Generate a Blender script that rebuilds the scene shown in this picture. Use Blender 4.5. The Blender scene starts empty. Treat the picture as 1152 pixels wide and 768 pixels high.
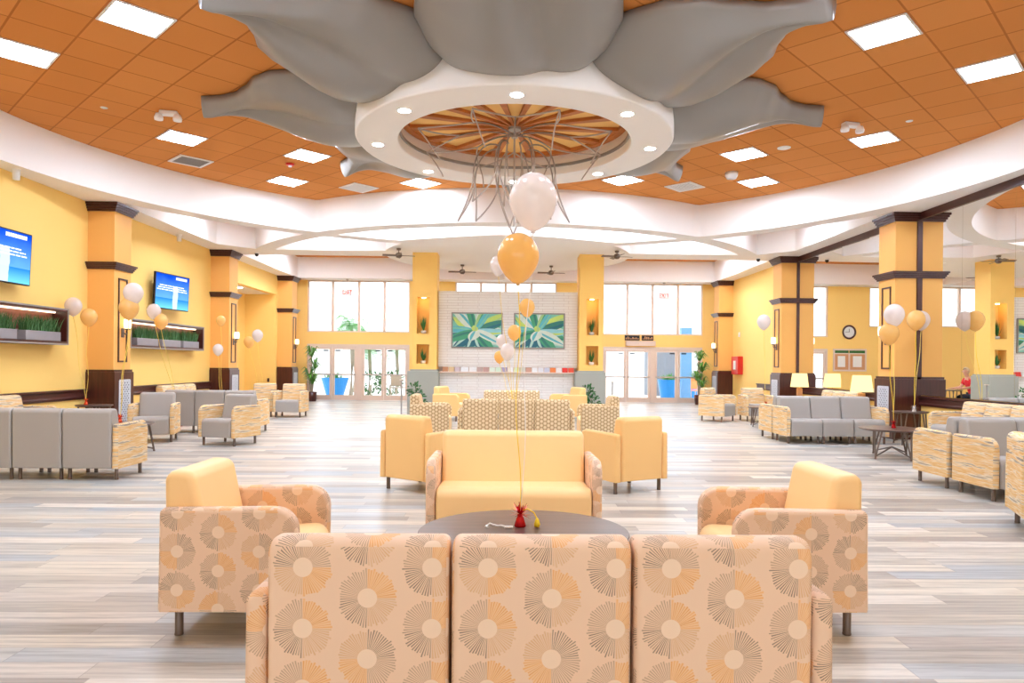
import bpy, bmesh, math, random
from mathutils import Vector, Matrix
random.seed(7)
PI = math.pi
sc = bpy.context.scene
COL = sc.collection

# ------------------------------------------------------------------ helpers
def s2l(c):
    return tuple(((v/255.0)/12.92 if v/255.0 <= 0.04045 else ((v/255.0+0.055)/1.055)**2.4) for v in c)

class NT:
    """short hand for building a node material"""
    def __init__(self, name):
        self.m = bpy.data.materials.new(name); self.m.use_nodes = True
        self.t = self.m.node_tree; self.n = self.t.nodes; self.l = self.t.links
        self.n.clear()
        self.out = self.n.new('ShaderNodeOutputMaterial')
    def node(self, typ, **kw):
        d = self.n.new(typ)
        for k, v in kw.items(): setattr(d, k, v)
        return d
    def link(self, a, b): self.l.new(a, b)
    def put(self, sock, v):
        if isinstance(v, bpy.types.NodeSocket): self.l.new(v, sock)
        elif isinstance(v, (tuple, list)):
            sock.default_value = tuple(v) if len(sock.default_value) == len(v) else tuple(v)+(1.0,)
        else: sock.default_value = v
    def math(self, op, a, b=0.0, c=0.0):
        d = self.node('ShaderNodeMath', operation=op)
        self.put(d.inputs[0], a); self.put(d.inputs[1], b); self.put(d.inputs[2], c)
        return d.outputs[0]
    def mix(self, f, a, b):
        d = self.node('ShaderNodeMix', data_type='RGBA')
        self.put(d.inputs[0], f); self.put(d.inputs[6], a); self.put(d.inputs[7], b)
        return d.outputs[2]
    def ramp(self, f, stops, interp='LINEAR'):
        d = self.node('ShaderNodeValToRGB'); d.color_ramp.interpolation = interp
        e = d.color_ramp.elements
        while len(e) < len(stops): e.new(0.5)
        for el, (p, c) in zip(e, stops): el.position = p; el.color = tuple(c)+(1.0,)
        self.put(d.inputs[0], f)
        return d.outputs[0]
    def coord(self, kind):
        return self.node('ShaderNodeTexCoord').outputs[kind]
    def sep(self, v):
        d = self.node('ShaderNodeSeparateXYZ'); self.put(d.inputs[0], v); return d.outputs
    def comb(self, x, y, z=0.0):
        d = self.node('ShaderNodeCombineXYZ')
        self.put(d.inputs[0], x); self.put(d.inputs[1], y); self.put(d.inputs[2], z); return d.outputs[0]
    def noise(self, v, scale=5.0, detail=3.0, rough=0.5):
        d = self.node('ShaderNodeTexNoise'); self.put(d.inputs['Vector'], v)
        d.inputs['Scale'].default_value = scale; d.inputs['Detail'].default_value = detail
        d.inputs['Roughness'].default_value = rough
        return d.outputs[0]
    def white(self, v):
        d = self.node('ShaderNodeTexWhiteNoise'); d.noise_dimensions = '3D'; self.put(d.inputs[0], v); return d.outputs[0]
    def bsdf(self, color, rough=0.5, metal=0.0, spec=0.5, bump=None, bstr=0.2, bdist=0.01, **kw):
        b = self.node('ShaderNodeBsdfPrincipled')
        self.put(b.inputs['Base Color'], color); self.put(b.inputs['Roughness'], rough)
        b.inputs['Metallic'].default_value = metal; b.inputs['Specular IOR Level'].default_value = spec
        for k, v in kw.items(): self.put(b.inputs[k.replace('_', ' ')], v)
        if bump is not None:
            bp = self.node('ShaderNodeBump'); bp.inputs['Strength'].default_value = bstr
            bp.inputs['Distance'].default_value = bdist
            self.put(bp.inputs['Height'], bump); self.link(bp.outputs[0], b.inputs['Normal'])
        self.link(b.outputs[0], self.out.inputs[0])
        return b

def plain(name, rgb, rough=0.5, metal=0.0, spec=0.5, var=0.04, scale=6.0, bump=0.0, **kw):
    t = NT(name); c = s2l(rgb)
    n = t.noise(t.coord('Object'), scale, 3)
    col = t.mix(n, tuple(max(0, v*(1-var)) for v in c), tuple(min(1, v*(1+var)) for v in c))
    t.bsdf(col, rough, metal, spec, bump=(t.noise(t.coord('Object'), scale*25, 2) if bump else None), bstr=bump, **kw)
    return t.m

def emit(name, rgb, strength):
    t = NT(name); e = t.node('ShaderNodeEmission')
    e.inputs[0].default_value = s2l(rgb)+(1.0,); e.inputs[1].default_value = strength
    t.link(e.outputs[0], t.out.inputs[0]); return t.m

def sunburst_mat():
    t = NT('sunburst_fabric')
    uv = t.sep(t.coord('UV'))
    dx, dy = 0.205, 0.195
    a = t.math('DIVIDE', uv[0], dx); ci = t.math('FLOOR', a)
    off = t.math('MULTIPLY', t.math('MODULO', t.math('ADD', ci, 100.0), 2.0), 0.5)
    b = t.math('ADD', t.math('DIVIDE', uv[1], dy), off); ri = t.math('FLOOR', b)
    lx = t.math('MULTIPLY', t.math('SUBTRACT', t.math('SUBTRACT', a, ci), 0.5), dx)
    ly = t.math('MULTIPLY', t.math('SUBTRACT', t.math('SUBTRACT', b, ri), 0.5), dy)
    r = t.math('SQRT', t.math('ADD', t.math('MULTIPLY', lx, lx), t.math('MULTIPLY', ly, ly)))
    ang = t.math('ARCTAN2', ly, lx)
    turn = t.math('ADD', t.math('DIVIDE', ang, 2*PI), 0.5)          # 0..1
    sp = t.math('MULTIPLY', turn, 64.0); si = t.math('FLOOR', sp)
    fr = t.math('ABSOLUTE', t.math('SUBTRACT', t.math('SUBTRACT', sp, si), 0.5))   # 0 centre of spoke
    rnd = t.white(t.comb(si, ci, ri)); rnd2 = t.white(t.comb(si, ri, t.math('ADD', ci, 7.3)))
    wid = t.math('ADD', 0.10, t.math('MULTIPLY', rnd, 0.12))
    spoke = t.math('LESS_THAN', fr, wid)
    r1 = t.math('ADD', 0.085, t.math('MULTIPLY', rnd2, 0.012))
    ring = t.math('MULTIPLY', t.math('GREATER_THAN', r, 0.031), t.math('LESS_THAN', r, r1))
    mask = t.math('MULTIPLY', spoke, ring)
    quad = t.math('FLOOR', t.math('MULTIPLY', turn, 4.0))
    qsel = t.math('FLOOR', t.math('MULTIPLY', t.white(t.comb(ci, ri, 3.1)), 3.999))
    orange = t.math('COMPARE', quad, qsel, 0.1)
    dark = t.math('COMPARE', t.math('MODULO', t.math('ADD', qsel, 2.0), 4.0), quad, 0.1)
    spcol = t.mix(orange, t.mix(dark, t.mix(rnd, s2l((150, 122, 106)), s2l((188, 154, 128))), s2l((104, 90, 84))), t.mix(rnd2, s2l((214, 140, 66)), s2l((232, 168, 98))))
    light = t.math('COMPARE', t.math('MODULO', t.math('ADD', qsel, 1.0), 4.0), quad, 0.1)
    spcol = t.mix(light, spcol, s2l((216, 166, 118)))
    tint = t.mix(orange, s2l((224, 188, 156)), s2l((238, 184, 126)))
    disc = t.math('LESS_THAN', r, 0.031)
    base = t.mix(t.math('MULTIPLY', ring, 0.55), s2l((234, 198, 168)), tint)
    base = t.mix(disc, base, s2l((238, 208, 180)))
    col = t.mix(t.math('MULTIPLY', mask, 0.80), base, spcol)
    w = t.noise(t.comb(t.math('MULTIPLY', uv[0], 3.0), uv[1]), 260, 1)
    t.bsdf(col, 0.75, spec=0.25, bump=w, bstr=0.08)
    return t.m

def hex_mat():
    t = NT('hexagon_fabric')
    uv = t.sep(t.coord('UV')); k = 2*PI/0.056
    x, y = uv[0], uv[1]
    c1 = t.math('COSINE', t.math('MULTIPLY', x, k))
    c2 = t.math('COSINE', t.math('ADD', t.math('MULTIPLY', x, k*0.5), t.math('MULTIPLY', y, k*0.866)))
    c3 = t.math('COSINE', t.math('SUBTRACT', t.math('MULTIPLY', x, k*0.5), t.math('MULTIPLY', y, k*0.866)))
    s = t.math('ADD', c1, t.math('ADD', c2, c3))
    f = t.math('DIVIDE', t.math('ADD', s, 1.5), 4.5)
    col = t.ramp(f, [(0.0, s2l((182, 150, 110))), (0.14, s2l((192, 160, 118))), (0.26, s2l((228, 202, 160))), (1.0, s2l((240, 218, 180)))])
    t.bsdf(col, 0.8, spec=0.2)
    return t.m

def strie_mat():
    t = NT('woodgrain_strie_fabric')
    uv = t.sep(t.coord('UV'))
    u, v = uv[0], uv[1]
    warp = t.noise(t.comb(u, v), 3.0, 2)
    vv = t.math('ADD', v, t.math('MULTIPLY', warp, 0.05))
    band = t.noise(t.comb(t.math('MULTIPLY', u, 0.35), t.math('MULTIPLY', vv, 7.0)), 1.0, 4, 0.65)
    fine = t.noise(t.comb(t.math('MULTIPLY', u, 2.5), t.math('MULTIPLY', vv, 70.0)), 1.0, 3, 0.6)
    f = t.math('ADD', t.math('MULTIPLY', band, 0.72), t.math('MULTIPLY', fine, 0.28))
    col = t.ramp(f, [(0.34, s2l((132, 120, 112))), (0.435, s2l((158, 146, 134))), (0.455, s2l((232, 212, 178))),
                     (0.485, s2l((230, 194, 142))), (0.525, s2l((218, 168, 102))), (0.555, s2l((236, 216, 182))), (0.59, s2l((158, 144, 130))), (0.66, s2l((226, 208, 178)))])
    t.bsdf(col, 0.8, spec=0.2)
    return t.m

def floor_mat():
    t = NT('vinyl_plank_floor')
    p = t.sep(t.coord('Object'))
    pw, pl = 0.165, 1.25
    ry = t.math('DIVIDE', p[1], pw); row = t.math('FLOOR', ry)
    xo = t.math('ADD', t.math('DIVIDE', p[0], pl), t.math('MULTIPLY', t.white(t.comb(row, 1.7, 0.0)), 5.0))
    cl = t.math('FLOOR', xo)
    rnd = t.white(t.comb(row, cl, 0.5)); rnd2 = t.white(t.comb(cl, row, 9.5))
    base = t.ramp(rnd, [(0.0, s2l((154, 146, 138))), (0.22, s2l((186, 175, 160))), (0.42, s2l((206, 195, 178))), (0.58, s2l((166, 171, 174))),
                        (0.72, s2l((194, 184, 170))), (0.86, s2l((222, 212, 198))), (1.0, s2l((160, 148, 138)))])
    sx = t.math('ADD', t.math('MULTIPLY', p[0], 1.1), t.math('MULTIPLY', rnd2, 40.0))
    grain = t.noise(t.comb(sx, t.math('MULTIPLY', p[1], 26.0), rnd), 1.0, 5, 0.62)
    fine = t.noise(t.comb(t.math('MULTIPLY', sx, 5.0), t.math('MULTIPLY', p[1], 150.0)), 1.0, 3, 0.6)
    g = t.math('ADD', t.math('MULTIPLY', grain, 0.75), t.math('MULTIPLY', fine, 0.25))
    streak = t.ramp(g, [(0.28, (0.42, 0.41, 0.40)), (0.45, (0.84, 0.83, 0.82)), (0.58, (1.12, 1.11, 1.10)), (0.74, (0.74, 0.73, 0.72))])
    mul = t.node('ShaderNodeMix', data_type='RGBA', blend_type='MULTIPLY'); mul.inputs[0].default_value = 1.0
    t.put(mul.inputs[6], base); t.put(mul.inputs[7], streak)
    fy = t.math('SUBTRACT', ry, row); fx = t.math('SUBTRACT', xo, cl)
    gap = t.math('MAXIMUM', t.math('LESS_THAN', fy, 0.018), t.math('LESS_THAN', fx, 0.003))
    col = t.mix(t.math('MULTIPLY', gap, 0.45), mul.outputs[2], s2l((96, 84, 76)))
    t.bsdf(col, t.math('ADD', 0.24, t.math('MULTIPLY', grain, 0.16)), spec=0.36, bump=g, bstr=0.04, bdist=0.002)
    return t.m

TILE = 0.65
CX, CY, CR = 0.07, 10.1, 7.7          # round ceiling
BY = 22.7                              # rear ceiling circle
def tile_mat():
    t = NT('terracotta_ceiling_tile')
    p = t.sep(t.coord('Object'))       # object origin at the ceiling centre, axes turned 45 degrees
    a = t.math('ADD', t.math('DIVIDE', p[0], TILE), 100.5); b = t.math('ADD', t.math('DIVIDE', p[1], TILE), 100.5)
    ia, ib = t.math('FLOOR', a), t.math('FLOOR', b)
    fa = t.math('ABSOLUTE', t.math('SUBTRACT', t.math('SUBTRACT', a, ia), 0.5)); fb = t.math('ABSOLUTE', t.math('SUBTRACT', t.math('SUBTRACT', b, ib), 0.5))
    line = t.math('GREATER_THAN', t.math('MAXIMUM', fa, fb), 0.482)
    rnd = t.white(t.comb(ia, ib, 0.0))
    n = t.noise(t.coord('Object'), 60, 4, 0.7)
    col = t.mix(rnd, s2l((212, 136, 70)), s2l((220, 146, 80)))
    col = t.mix(t.math('MULTIPLY', n, 0.25), col, s2l((182, 116, 60)))
    col = t.mix(t.math('MULTIPLY', line, 0.65), col, s2l((160, 90, 44)))
    t.bsdf(col, 0.9, spec=0.1, bump=t.math('SUBTRACT', 1.0, line), bstr=0.5, bdist=0.01)
    return t.m

def stone_mat():
    t = NT('white_stacked_stone')
    p = t.sep(t.coord('Object'))
    bt = t.node('ShaderNodeTexBrick'); t.put(bt.inputs['Vector'], t.comb(p[0], p[2]))
    bt.inputs['Scale'].default_value = 1.0; bt.inputs['Brick Width'].default_value = 0.42; bt.inputs['Row Height'].default_value = 0.075
    bt.inputs['Mortar Size'].default_value = 0.004; bt.offset = 0.37; bt.squash = 1.4
    bt.inputs['Color1'].default_value = s2l((252, 250, 246))+(1,); bt.inputs['Color2'].default_value = s2l((248, 244, 240))+(1,)
    bt.inputs['Mortar'].default_value = s2l((206, 196, 188))+(1,)
    n = t.noise(t.comb(t.math('MULTIPLY', p[0], 3), p[1], t.math('MULTIPLY', p[2], 14)), 2.0, 4)
    col = t.mix(t.math('MULTIPLY', n, 0.35), bt.outputs[0], s2l((240, 230, 220)))
    t.bsdf(col, 0.8, spec=0.2, bump=t.math('ADD', n, bt.outputs[1]), bstr=0.5, bdist=0.02)
    return t.m

def wood_mat(name, c1, c2, rough=0.35, along=0):
    t = NT(name); p = t.sep(t.coord('Object'))
    q = [t.math('MULTIPLY', p[i], 1.5 if i == along else 22.0) for i in range(3)]
    n = t.noise(t.comb(*q), 1.0, 4, 0.6)
    t.bsdf(t.ramp(n, [(0.3, s2l(c1)), (0.7, s2l(c2))]), rough, spec=0.5)
    return t.m

def glass_mat():
    t = NT('window_glass')
    tr = t.node('ShaderNodeBsdfTransparent'); tr.inputs[0].default_value = (0.97, 0.985, 0.99, 1)
    gl = t.node('ShaderNodeBsdfGlossy'); gl.inputs['Roughness'].default_value = 0.02
    lw = t.node('ShaderNodeFresnel'); lw.inputs[0].default_value = 1.25
    mx = t.node('ShaderNodeMixShader'); t.link(lw.outputs[0], mx.inputs[0]); t.link(tr.outputs[0], mx.inputs[1]); t.link(gl.outputs[0], mx.inputs[2])
    t.link(mx.outputs[0], t.out.inputs[0]); return t.m

def balloon_mat(name, c1, c2, alpha):
    t = NT(name)
    lw = t.node('ShaderNodeLayerWeight'); lw.inputs[0].default_value = 0.4
    n = t.noise(t.coord('Object'), 9, 2)
    col = t.mix(n, s2l(c1), s2l(c2))
    b = t.node('ShaderNodeBsdfPrincipled'); t.put(b.inputs['Base Color'], col); b.inputs['Roughness'].default_value = 0.12
    b.inputs['Coat Weight'].default_value = 0.4; b.inputs['Sheen Weight'].default_value = 0.1
    tl = t.node('ShaderNodeBsdfTranslucent'); t.put(tl.inputs[0], col)
    tp = t.node('ShaderNodeBsdfTransparent'); t.put(tp.inputs[0], col)
    m1 = t.node('ShaderNodeMixShader'); m1.inputs[0].default_value = 0.45
    t.link(b.outputs[0], m1.inputs[1]); t.link(tl.outputs[0], m1.inputs[2])
    m2 = t.node('ShaderNodeMixShader'); m2.inputs[0].default_value = alpha
    t.link(m1.outputs[0], m2.inputs[1]); t.link(tp.outputs[0], m2.inputs[2])
    t.link(m2.outputs[0], t.out.inputs[0]); return t.m

def sky_screen_mat():
    t = NT('screen_picture')
    p = t.sep(t.coord('UV'))
    n = t.noise(t.comb(p[0], p[1]), 3.5, 4)
    sea = t.math('LESS_THAN', p[1], 0.30)
    sky = t.mix(t.math('ADD', t.math('MULTIPLY', p[1], 0.9), t.math('MULTIPLY', n, 0.25)), s2l((120, 196, 240)), s2l((10, 70, 200)))
    c = t.mix(sea, sky, t.mix(t.math('MULTIPLY', p[1], 3.0), s2l((110, 200, 235)), s2l((10, 110, 195))))
    d = t.math('ABSOLUTE', t.math('SUBTRACT', p[0], t.math('ADD', 0.55, t.math('MULTIPLY', n, 0.06))))
    tower = t.math('MULTIPLY', t.math('LESS_THAN', d, 0.075), t.math('LESS_THAN', p[1], 0.66))
    c = t.mix(t.math('MULTIPLY', tower, 0.7), c, s2l((220, 232, 252)))
    e = t.node('ShaderNodeEmission'); t.put(e.inputs[0], c); e.inputs[1].default_value = 0.95
    t.link(e.outputs[0], t.out.inputs[0]); return t.m

M = {}
M['plaster'] = plain('white_plaster', (246, 240, 234), 0.85, spec=0.2, var=0.015, scale=1.2)
M['yellow'] = plain('yellow_wall_paint', (254, 211, 122), 0.6, spec=0.3, var=0.02, scale=1.0)
M['orange'] = plain('apricot_column_paint', (244, 182, 100), 0.6, spec=0.3, var=0.02, scale=1.0)
M['amber'] = plain('amber_column_paint', (252, 204, 112), 0.6, spec=0.3, var=0.02, scale=1.0)
M['greybase'] = plain('grey_green_base_paint', (164, 164, 152), 0.5, var=0.03, scale=3)
M['mahogany'] = wood_mat('mahogany_wood', (58, 22, 16), (84, 36, 26), 0.3, along=2)
M['mahogany_h'] = wood_mat('mahogany_moulding', (60, 26, 20), (82, 40, 32), 0.35, along=1)
M['lattice'] = plain('white_lattice_metal', (226, 226, 230), 0.4, var=0.02)
M['black'] = plain('matt_black', (24, 20, 22), 0.6)
M['tile'] = tile_mat()
M['floor'] = floor_mat()
M['stone'] = stone_mat()
M['petal'] = plain('satin_grey_paint', (142, 137, 131), 0.34, spec=0.5, var=0.04, scale=1.5)
M['tan'] = plain('tan_vinyl', (250, 206, 144), 0.45, spec=0.4, var=0.02, scale=3, bump=0.03)
M['tan_dark'] = plain('tan_vinyl_outer', (242, 194, 126), 0.45, spec=0.4, var=0.02, scale=3, bump=0.03)
M['grey'] = plain('grey_vinyl', (166, 158, 150), 0.45, spec=0.4, var=0.02, scale=3, bump=0.03)
M['sun'] = sunburst_mat(); M['hex'] = hex_mat(); M['strie'] = strie_mat()
M['bronze'] = plain('bronze_metal', (112, 94, 82), 0.4, metal=0.2, var=0.05)
M['rod'] = plain('brushed_nickel', (186, 172, 162), 0.35, metal=0.3, var=0.05)
M['walnut'] = wood_mat('dark_walnut_laminate', (78, 58, 50), (104, 82, 72), 0.28, along=0)
M['alu'] = plain('champagne_aluminium', (228, 206, 190), 0.4, metal=0.2, var=0.02)
M['glass'] = glass_mat()
M['panel_light'] = emit('ceiling_panel_glow', (214, 232, 255), 44.0)
M['downlight'] = emit('downlight_glow', (255, 250, 240), 34.0)
M['shade'] = emit('lit_lamp_shade', (255, 226, 150), 1.15)
M['sconce_glow'] = emit('lit_sconce_glass', (255, 240, 205), 1.6)
M['niche_glow'] = emit('niche_lamp_glow', (255, 240, 200), 9.0)
M['white'] = plain('white_plastic', (240, 238, 236), 0.4, var=0.01)
M['ventgrey'] = plain('vent_grey', (150, 142, 136), 0.5)
M['red'] = plain('red_enamel', (214, 40, 34), 0.35)
M['redfoil'] = plain('red_foil', (206, 26, 30), 0.22, metal=0.55, var=0.2, scale=40)
M['orangefoil'] = plain('orange_foil', (236, 84, 40), 0.25, metal=0.45, var=0.2, scale=40)
M['yellowfoil'] = plain('yellow_ribbon', (250, 212, 40), 0.4, var=0.05)
M['ribbon'] = plain('pale_yellow_ribbon', (248, 214, 96), 0.4, var=0.05)
M['whitefoil'] = plain('white_ribbon', (244, 238, 232), 0.4, var=0.05)
M['bal_white'] = balloon_mat('pearl_white_balloon', (236, 226, 220), (250, 242, 236), 0.12)
M['bal_gold'] = balloon_mat('pearl_gold_balloon', (250, 206, 122), (253, 220, 150), 0.10)
M['leaf'] = plain('dark_green_leaf', (44, 104, 42), 0.45, var=0.3, scale=8)
M['leaf2'] = plain('bright_green_leaf', (92, 146, 58), 0.45, var=0.3, scale=8)
M['grass'] = plain('ornamental_grass', (70, 112, 58), 0.6, var=0.35, scale=12)
M['palm'] = plain('palm_frond', (74, 138, 62), 0.5, var=0.25, scale=4)
M['trunk'] = plain('palm_trunk', (168, 156, 140), 0.8, var=0.2, scale=9)
M['concrete'] = plain('grey_trough', (146, 138, 138), 0.7, var=0.08, scale=6)
M['blue'] = plain('blue_glazed_planter', (16, 128, 210), 0.35, var=0.06)
M['bluegrey'] = plain('blue_post_paint', (92, 142, 184), 0.5)
M['brick'] = plain('grey_brick', (122, 128, 138), 0.8, var=0.15, scale=14)
M['paving'] = plain('pale_paving', (232, 226, 220), 0.8, var=0.06, scale=2)
M['housewall'] = plain('white_render', (236, 240, 244), 0.8, var=0.02)
M['skin'] = plain('skin', (226, 172, 142), 0.5, var=0.04, scale=20)
M['hair'] = plain('pale_hair', (224, 196, 160), 0.7, var=0.15, scale=60)
M['shirt'] = plain('red_shirt_cloth', (226, 40, 50), 0.8, var=0.06, scale=14)
M['trousers'] = plain('dark_trouser_cloth', (44, 46, 58), 0.8, var=0.08)
M['screen'] = sky_screen_mat()
M['glyph'] = emit('screen_white', (240, 246, 255), 1.0)
M['led'] = emit('red_sign_letters', (255, 96, 84), 1.1)
M['cork'] = plain('cork_board', (206, 150, 104), 0.9, var=0.12, scale=60)
M['paper'] = plain('paper_white', (238, 238, 232), 0.8, var=0.03)
def mirror_mat():
    t = NT('silvered_mirror'); t.bsdf((0.90, 0.91, 0.90), 0.0, metal=1.0); return t.m
M['mirror'] = mirror_mat()

# ------------------------------------------------------------------ mesh tools
def boxuv(bm, u0=0.0, v0=0.0):
    uvl = bm.loops.layers.uv.verify()
    bm.normal_update()
    for f in bm.faces:
        n = f.normal; ax = max(range(3), key=lambda i: abs(n[i]))
        for lp in f.loops:
            c = lp.vert.co
            u, v = ((c.y, c.z), (c.x, c.z), (c.x, c.y))[ax]
            lp[uvl].uv = (u-u0, v-v0)

def finish(name, bm, mats, parent=None, smooth=False, uv=None, wn=False, loc=None, rot=None):
    if uv is not None: boxuv(bm, *uv)
    bmesh.ops.recalc_face_normals(bm, faces=bm.faces[:])
    me = bpy.data.meshes.new(name); bm.to_mesh(me); bm.free()
    if not isinstance(mats, (list, tuple)): mats = [mats]
    for m in mats: me.materials.append(m)
    if smooth:
        for p in me.polygons: p.use_smooth = True
    o = bpy.data.objects.new(name, me); COL.objects.link(o)
    if parent is not None: o.parent = parent
    if loc is not None: o.location = loc
    if rot is not None: o.rotation_euler = rot
    if wn:
        md = o.modifiers.new('normals', 'WEIGHTED_NORMAL'); md.keep_sharp = False
    return o

def bx(bm, x0, x1, y0, y1, z0, z1, bevel=0.0, seg=2, mi=0):
    g = bmesh.ops.create_cube(bm, size=1.0)
    vs = g['verts']
    for v in vs:
        v.co = Vector(((x0+x1)/2+v.co.x*(x1-x0), (y0+y1)/2+v.co.y*(y1-y0), (z0+z1)/2+v.co.z*(z1-z0)))
    fs = set(f for v in vs for f in v.link_faces)
    for f in fs: f.material_index = mi
    if bevel > 0:
        es = list(set(e for v in vs for e in v.link_edges))
        r = bmesh.ops.bevel(bm, geom=es, offset=bevel, segments=seg, affect='EDGES', profile=0.5)
        for f in r['faces']: f.material_index = mi
    return bm

def lathe(bm, prof, seg=24, c=(0, 0, 0), mi=0, axis=None):
    """prof: (radius, z) points bottom to top"""
    rings = []
    for r, z in prof:
        if r < 1e-5: rings.append([bm.verts.new((c[0], c[1], c[2]+z))])
        else: rings.append([bm.verts.new((c[0]+r*math.cos(2*PI*i/seg), c[1]+r*math.sin(2*PI*i/seg), c[2]+z)) for i in range(seg)])
    for a, b in zip(rings, rings[1:]):
        for i in range(seg):
            j = (i+1) % seg
            if len(a) == 1 and len(b) == 1: continue
            if len(a) == 1: f = bm.faces.new((a[0], b[j], b[i]))
            elif len(b) == 1: f = bm.faces.new((a[i], a[j], b[0]))
            else: f = bm.faces.new((a[i], a[j], b[j], b[i]))
            f.material_index = mi
    for ring in (rings[0], rings[-1]):
        if len(ring) > 2:
            try: bm.faces.new(ring).material_index = mi
            except ValueError: pass
    return bm

def tube(bm, pts, r, seg=8, mi=0, taper=None):
    pts = [Vector(p) for p in pts]
    rings = []
    up = Vector((0, 0, 1))
    for i, p in enumerate(pts):
        d = (pts[min(i+1, len(pts)-1)]-pts[max(i-1, 0)])
        d = d.normalized() if d.length > 1e-9 else Vector((0, 0, 1))
        a = d.cross(up)
        if a.length < 1e-3: a = d.cross(Vector((1, 0, 0)))
        a.normalize(); b = d.cross(a).normalized()
        rr = r if taper is None else r*(1+(taper-1)*i/(len(pts)-1))
        rings.append([bm.verts.new(p+a*(rr*math.cos(2*PI*k/seg))+b*(rr*math.sin(2*PI*k/seg))) for k in range(seg)])
    for A, B in zip(rings, rings[1:]):
        for k in range(seg):
            j = (k+1) % seg
            bm.faces.new((A[k], A[j], B[j], B[k])).material_index = mi
    for R_ in (rings[0], rings[-1]):
        bm.faces.new(R_).material_index = mi
    return bm

def rounded(pts):
    """closed polygon [(a,b,r)] -> list of 2-D points with rounded corners"""
    out = []; n = len(pts)
    for i in range(n):
        p = Vector(pts[i][:2]); r = pts[i][2]
        if r <= 0: out.append(p); continue
        a = (Vector(pts[i-1][:2])-p).normalized(); b = (Vector(pts[(i+1) % n][:2])-p).normalized()
        ang = a.angle(b); d = r/math.tan(ang/2)
        c = p+(a+b).normalized()*(r/math.sin(ang/2))
        p0, p1 = p+a*d, p+b*d
        a0 = math.atan2(*(p0-c).yx); a1 = math.atan2(*(p1-c).yx)
        da = (a1-a0+PI) % (2*PI)-PI
        k = max(3, int(abs(da)/(PI/10)))
        for j in range(k+1):
            t = a0+da*j/k
            out.append(c+Vector((math.cos(t), math.sin(t)))*r)
    return out

def offs(poly, d):
    n = len(poly); out = []
    area = sum(poly[i].x*poly[(i+1) % n].y-poly[(i+1) % n].x*poly[i].y for i in range(n))
    sg = 1 if area > 0 else -1
    for i in range(n):
        e1 = (poly[i]-poly[i-1]); e2 = (poly[(i+1) % n]-poly[i])
        n1 = Vector((-e1.y, e1.x)).normalized()*sg; n2 = Vector((-e2.y, e2.x)).normalized()*sg
        m = n1+n2
        if m.length < 1e-6: m = n1
        m.normalize()
        out.append(poly[i]+m*d)
    return out

def rprism(bm, prof, x0, x1, r=0.02, seg=3):
    """extrude the (y,z) profile along x with rounded ends"""
    layers = []
    for k in range(seg+1):
        a = PI/2*k/seg
        layers.append((x0+r*(1-math.sin(a)), r*(1-math.cos(a))))
    layers = [(x0+r*(1-math.sin(PI/2*k/seg)), r*(1-math.cos(PI/2*k/seg))) for k in range(seg, -1, -1)]
    layers = [(x0+r*(1-math.cos(PI/2*k/seg)), r*(1-math.sin(PI/2*k/seg))) for k in range(seg+1)]
    full = layers+[(x0+x1-x, i) for x, i in reversed(layers)]
    rings = []
    for x, ins in full:
        q = offs(prof, ins) if ins > 1e-6 else prof
        q = [Vector((w_.x, p_.y)) if p_.y < 0.17 else w_ for w_, p_ in zip(q, prof)]
        rings.append([bm.verts.new((x, p.x, p.y)) for p in q])
    n = len(prof)
    for A, B in zip(rings, rings[1:]):
        for i in range(n):
            j = (i+1) % n
            bm.faces.new((A[i], A[j], B[j], B[i]))
    bm.faces.new(rings[0]); bm.faces.new(list(reversed(rings[-1])))
    return bm

def tag(o, label, cat, group=None, kind=None):
    o['label'] = label; o['category'] = cat
    if group: o['group'] = group
    if kind: o['kind'] = kind
    return o
def struct(o, label=None, cat=None):
    o['kind'] = 'structure'
    if label: o['label'] = label
    if cat: o['category'] = cat
    return o
def empty(name, loc=(0, 0, 0), rz=0.0, label=None, cat=None, group=None, kind=None):
    o = bpy.data.objects.new(name, None); COL.objects.link(o)
    o.empty_display_size = 0.1
    o.location = loc; o.rotation_euler = (0, 0, rz)
    if label: tag(o, label, cat, group, kind)
    return o
KIDS = {}
def dup(root, loc, rz=0.0, label=None, group=None):
    r = root.copy(); COL.objects.link(r); r.location = loc; r.rotation_euler = (0, 0, rz)
    if label: r['label'] = label
    if group: r['group'] = group
    for ch in list(root.children):
        c = ch.copy(); COL.objects.link(c); c.parent = r
        for g in ch.children:
            d = g.copy(); COL.objects.link(d); d.parent = c
    return r
def face_rot(dx, dy):
    """z rotation that turns local -Y to face (dx,dy)"""
    return math.atan2(dy, dx)+PI/2

# ------------------------------------------------------------------ camera
cam = bpy.data.cameras.new('camera'); camo = bpy.data.objects.new('camera', cam); COL.objects.link(camo)
cam.sensor_width = 36.0; cam.lens = 793.16/1152*36.0
cam.shift_x = -(581.16-576)/1152; cam.shift_y = (409.0-384)/1152
cam.clip_start = 0.05; cam.clip_end = 300
R_ = Matrix.Rotation(-0.01766, 4, 'Z') @ Matrix.Rotation(PI/2, 4, 'X') @ Matrix.Rotation(0.00915, 4, 'Z')
camo.matrix_world = Matrix.Translation((0, 0, 1.4)) @ R_
sc.camera = camo

# ------------------------------------------------------------------ setting
XL, XR, YB, Y0 = -7.94, 8.08, 26.0, -5.0
SZ, CZ = 4.4, 5.14
COLY = [13.56, 19.18, 24.8]; CP, CW = 0.50, 0.60

bm = bmesh.new(); bx(bm, XL-1.6, XR+0.4, Y0, YB+0.15, -0.1, 0.0)
struct(finish('floor', bm, M['floor']), 'grey and beige vinyl plank floor of the lounge', 'floor')

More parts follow.
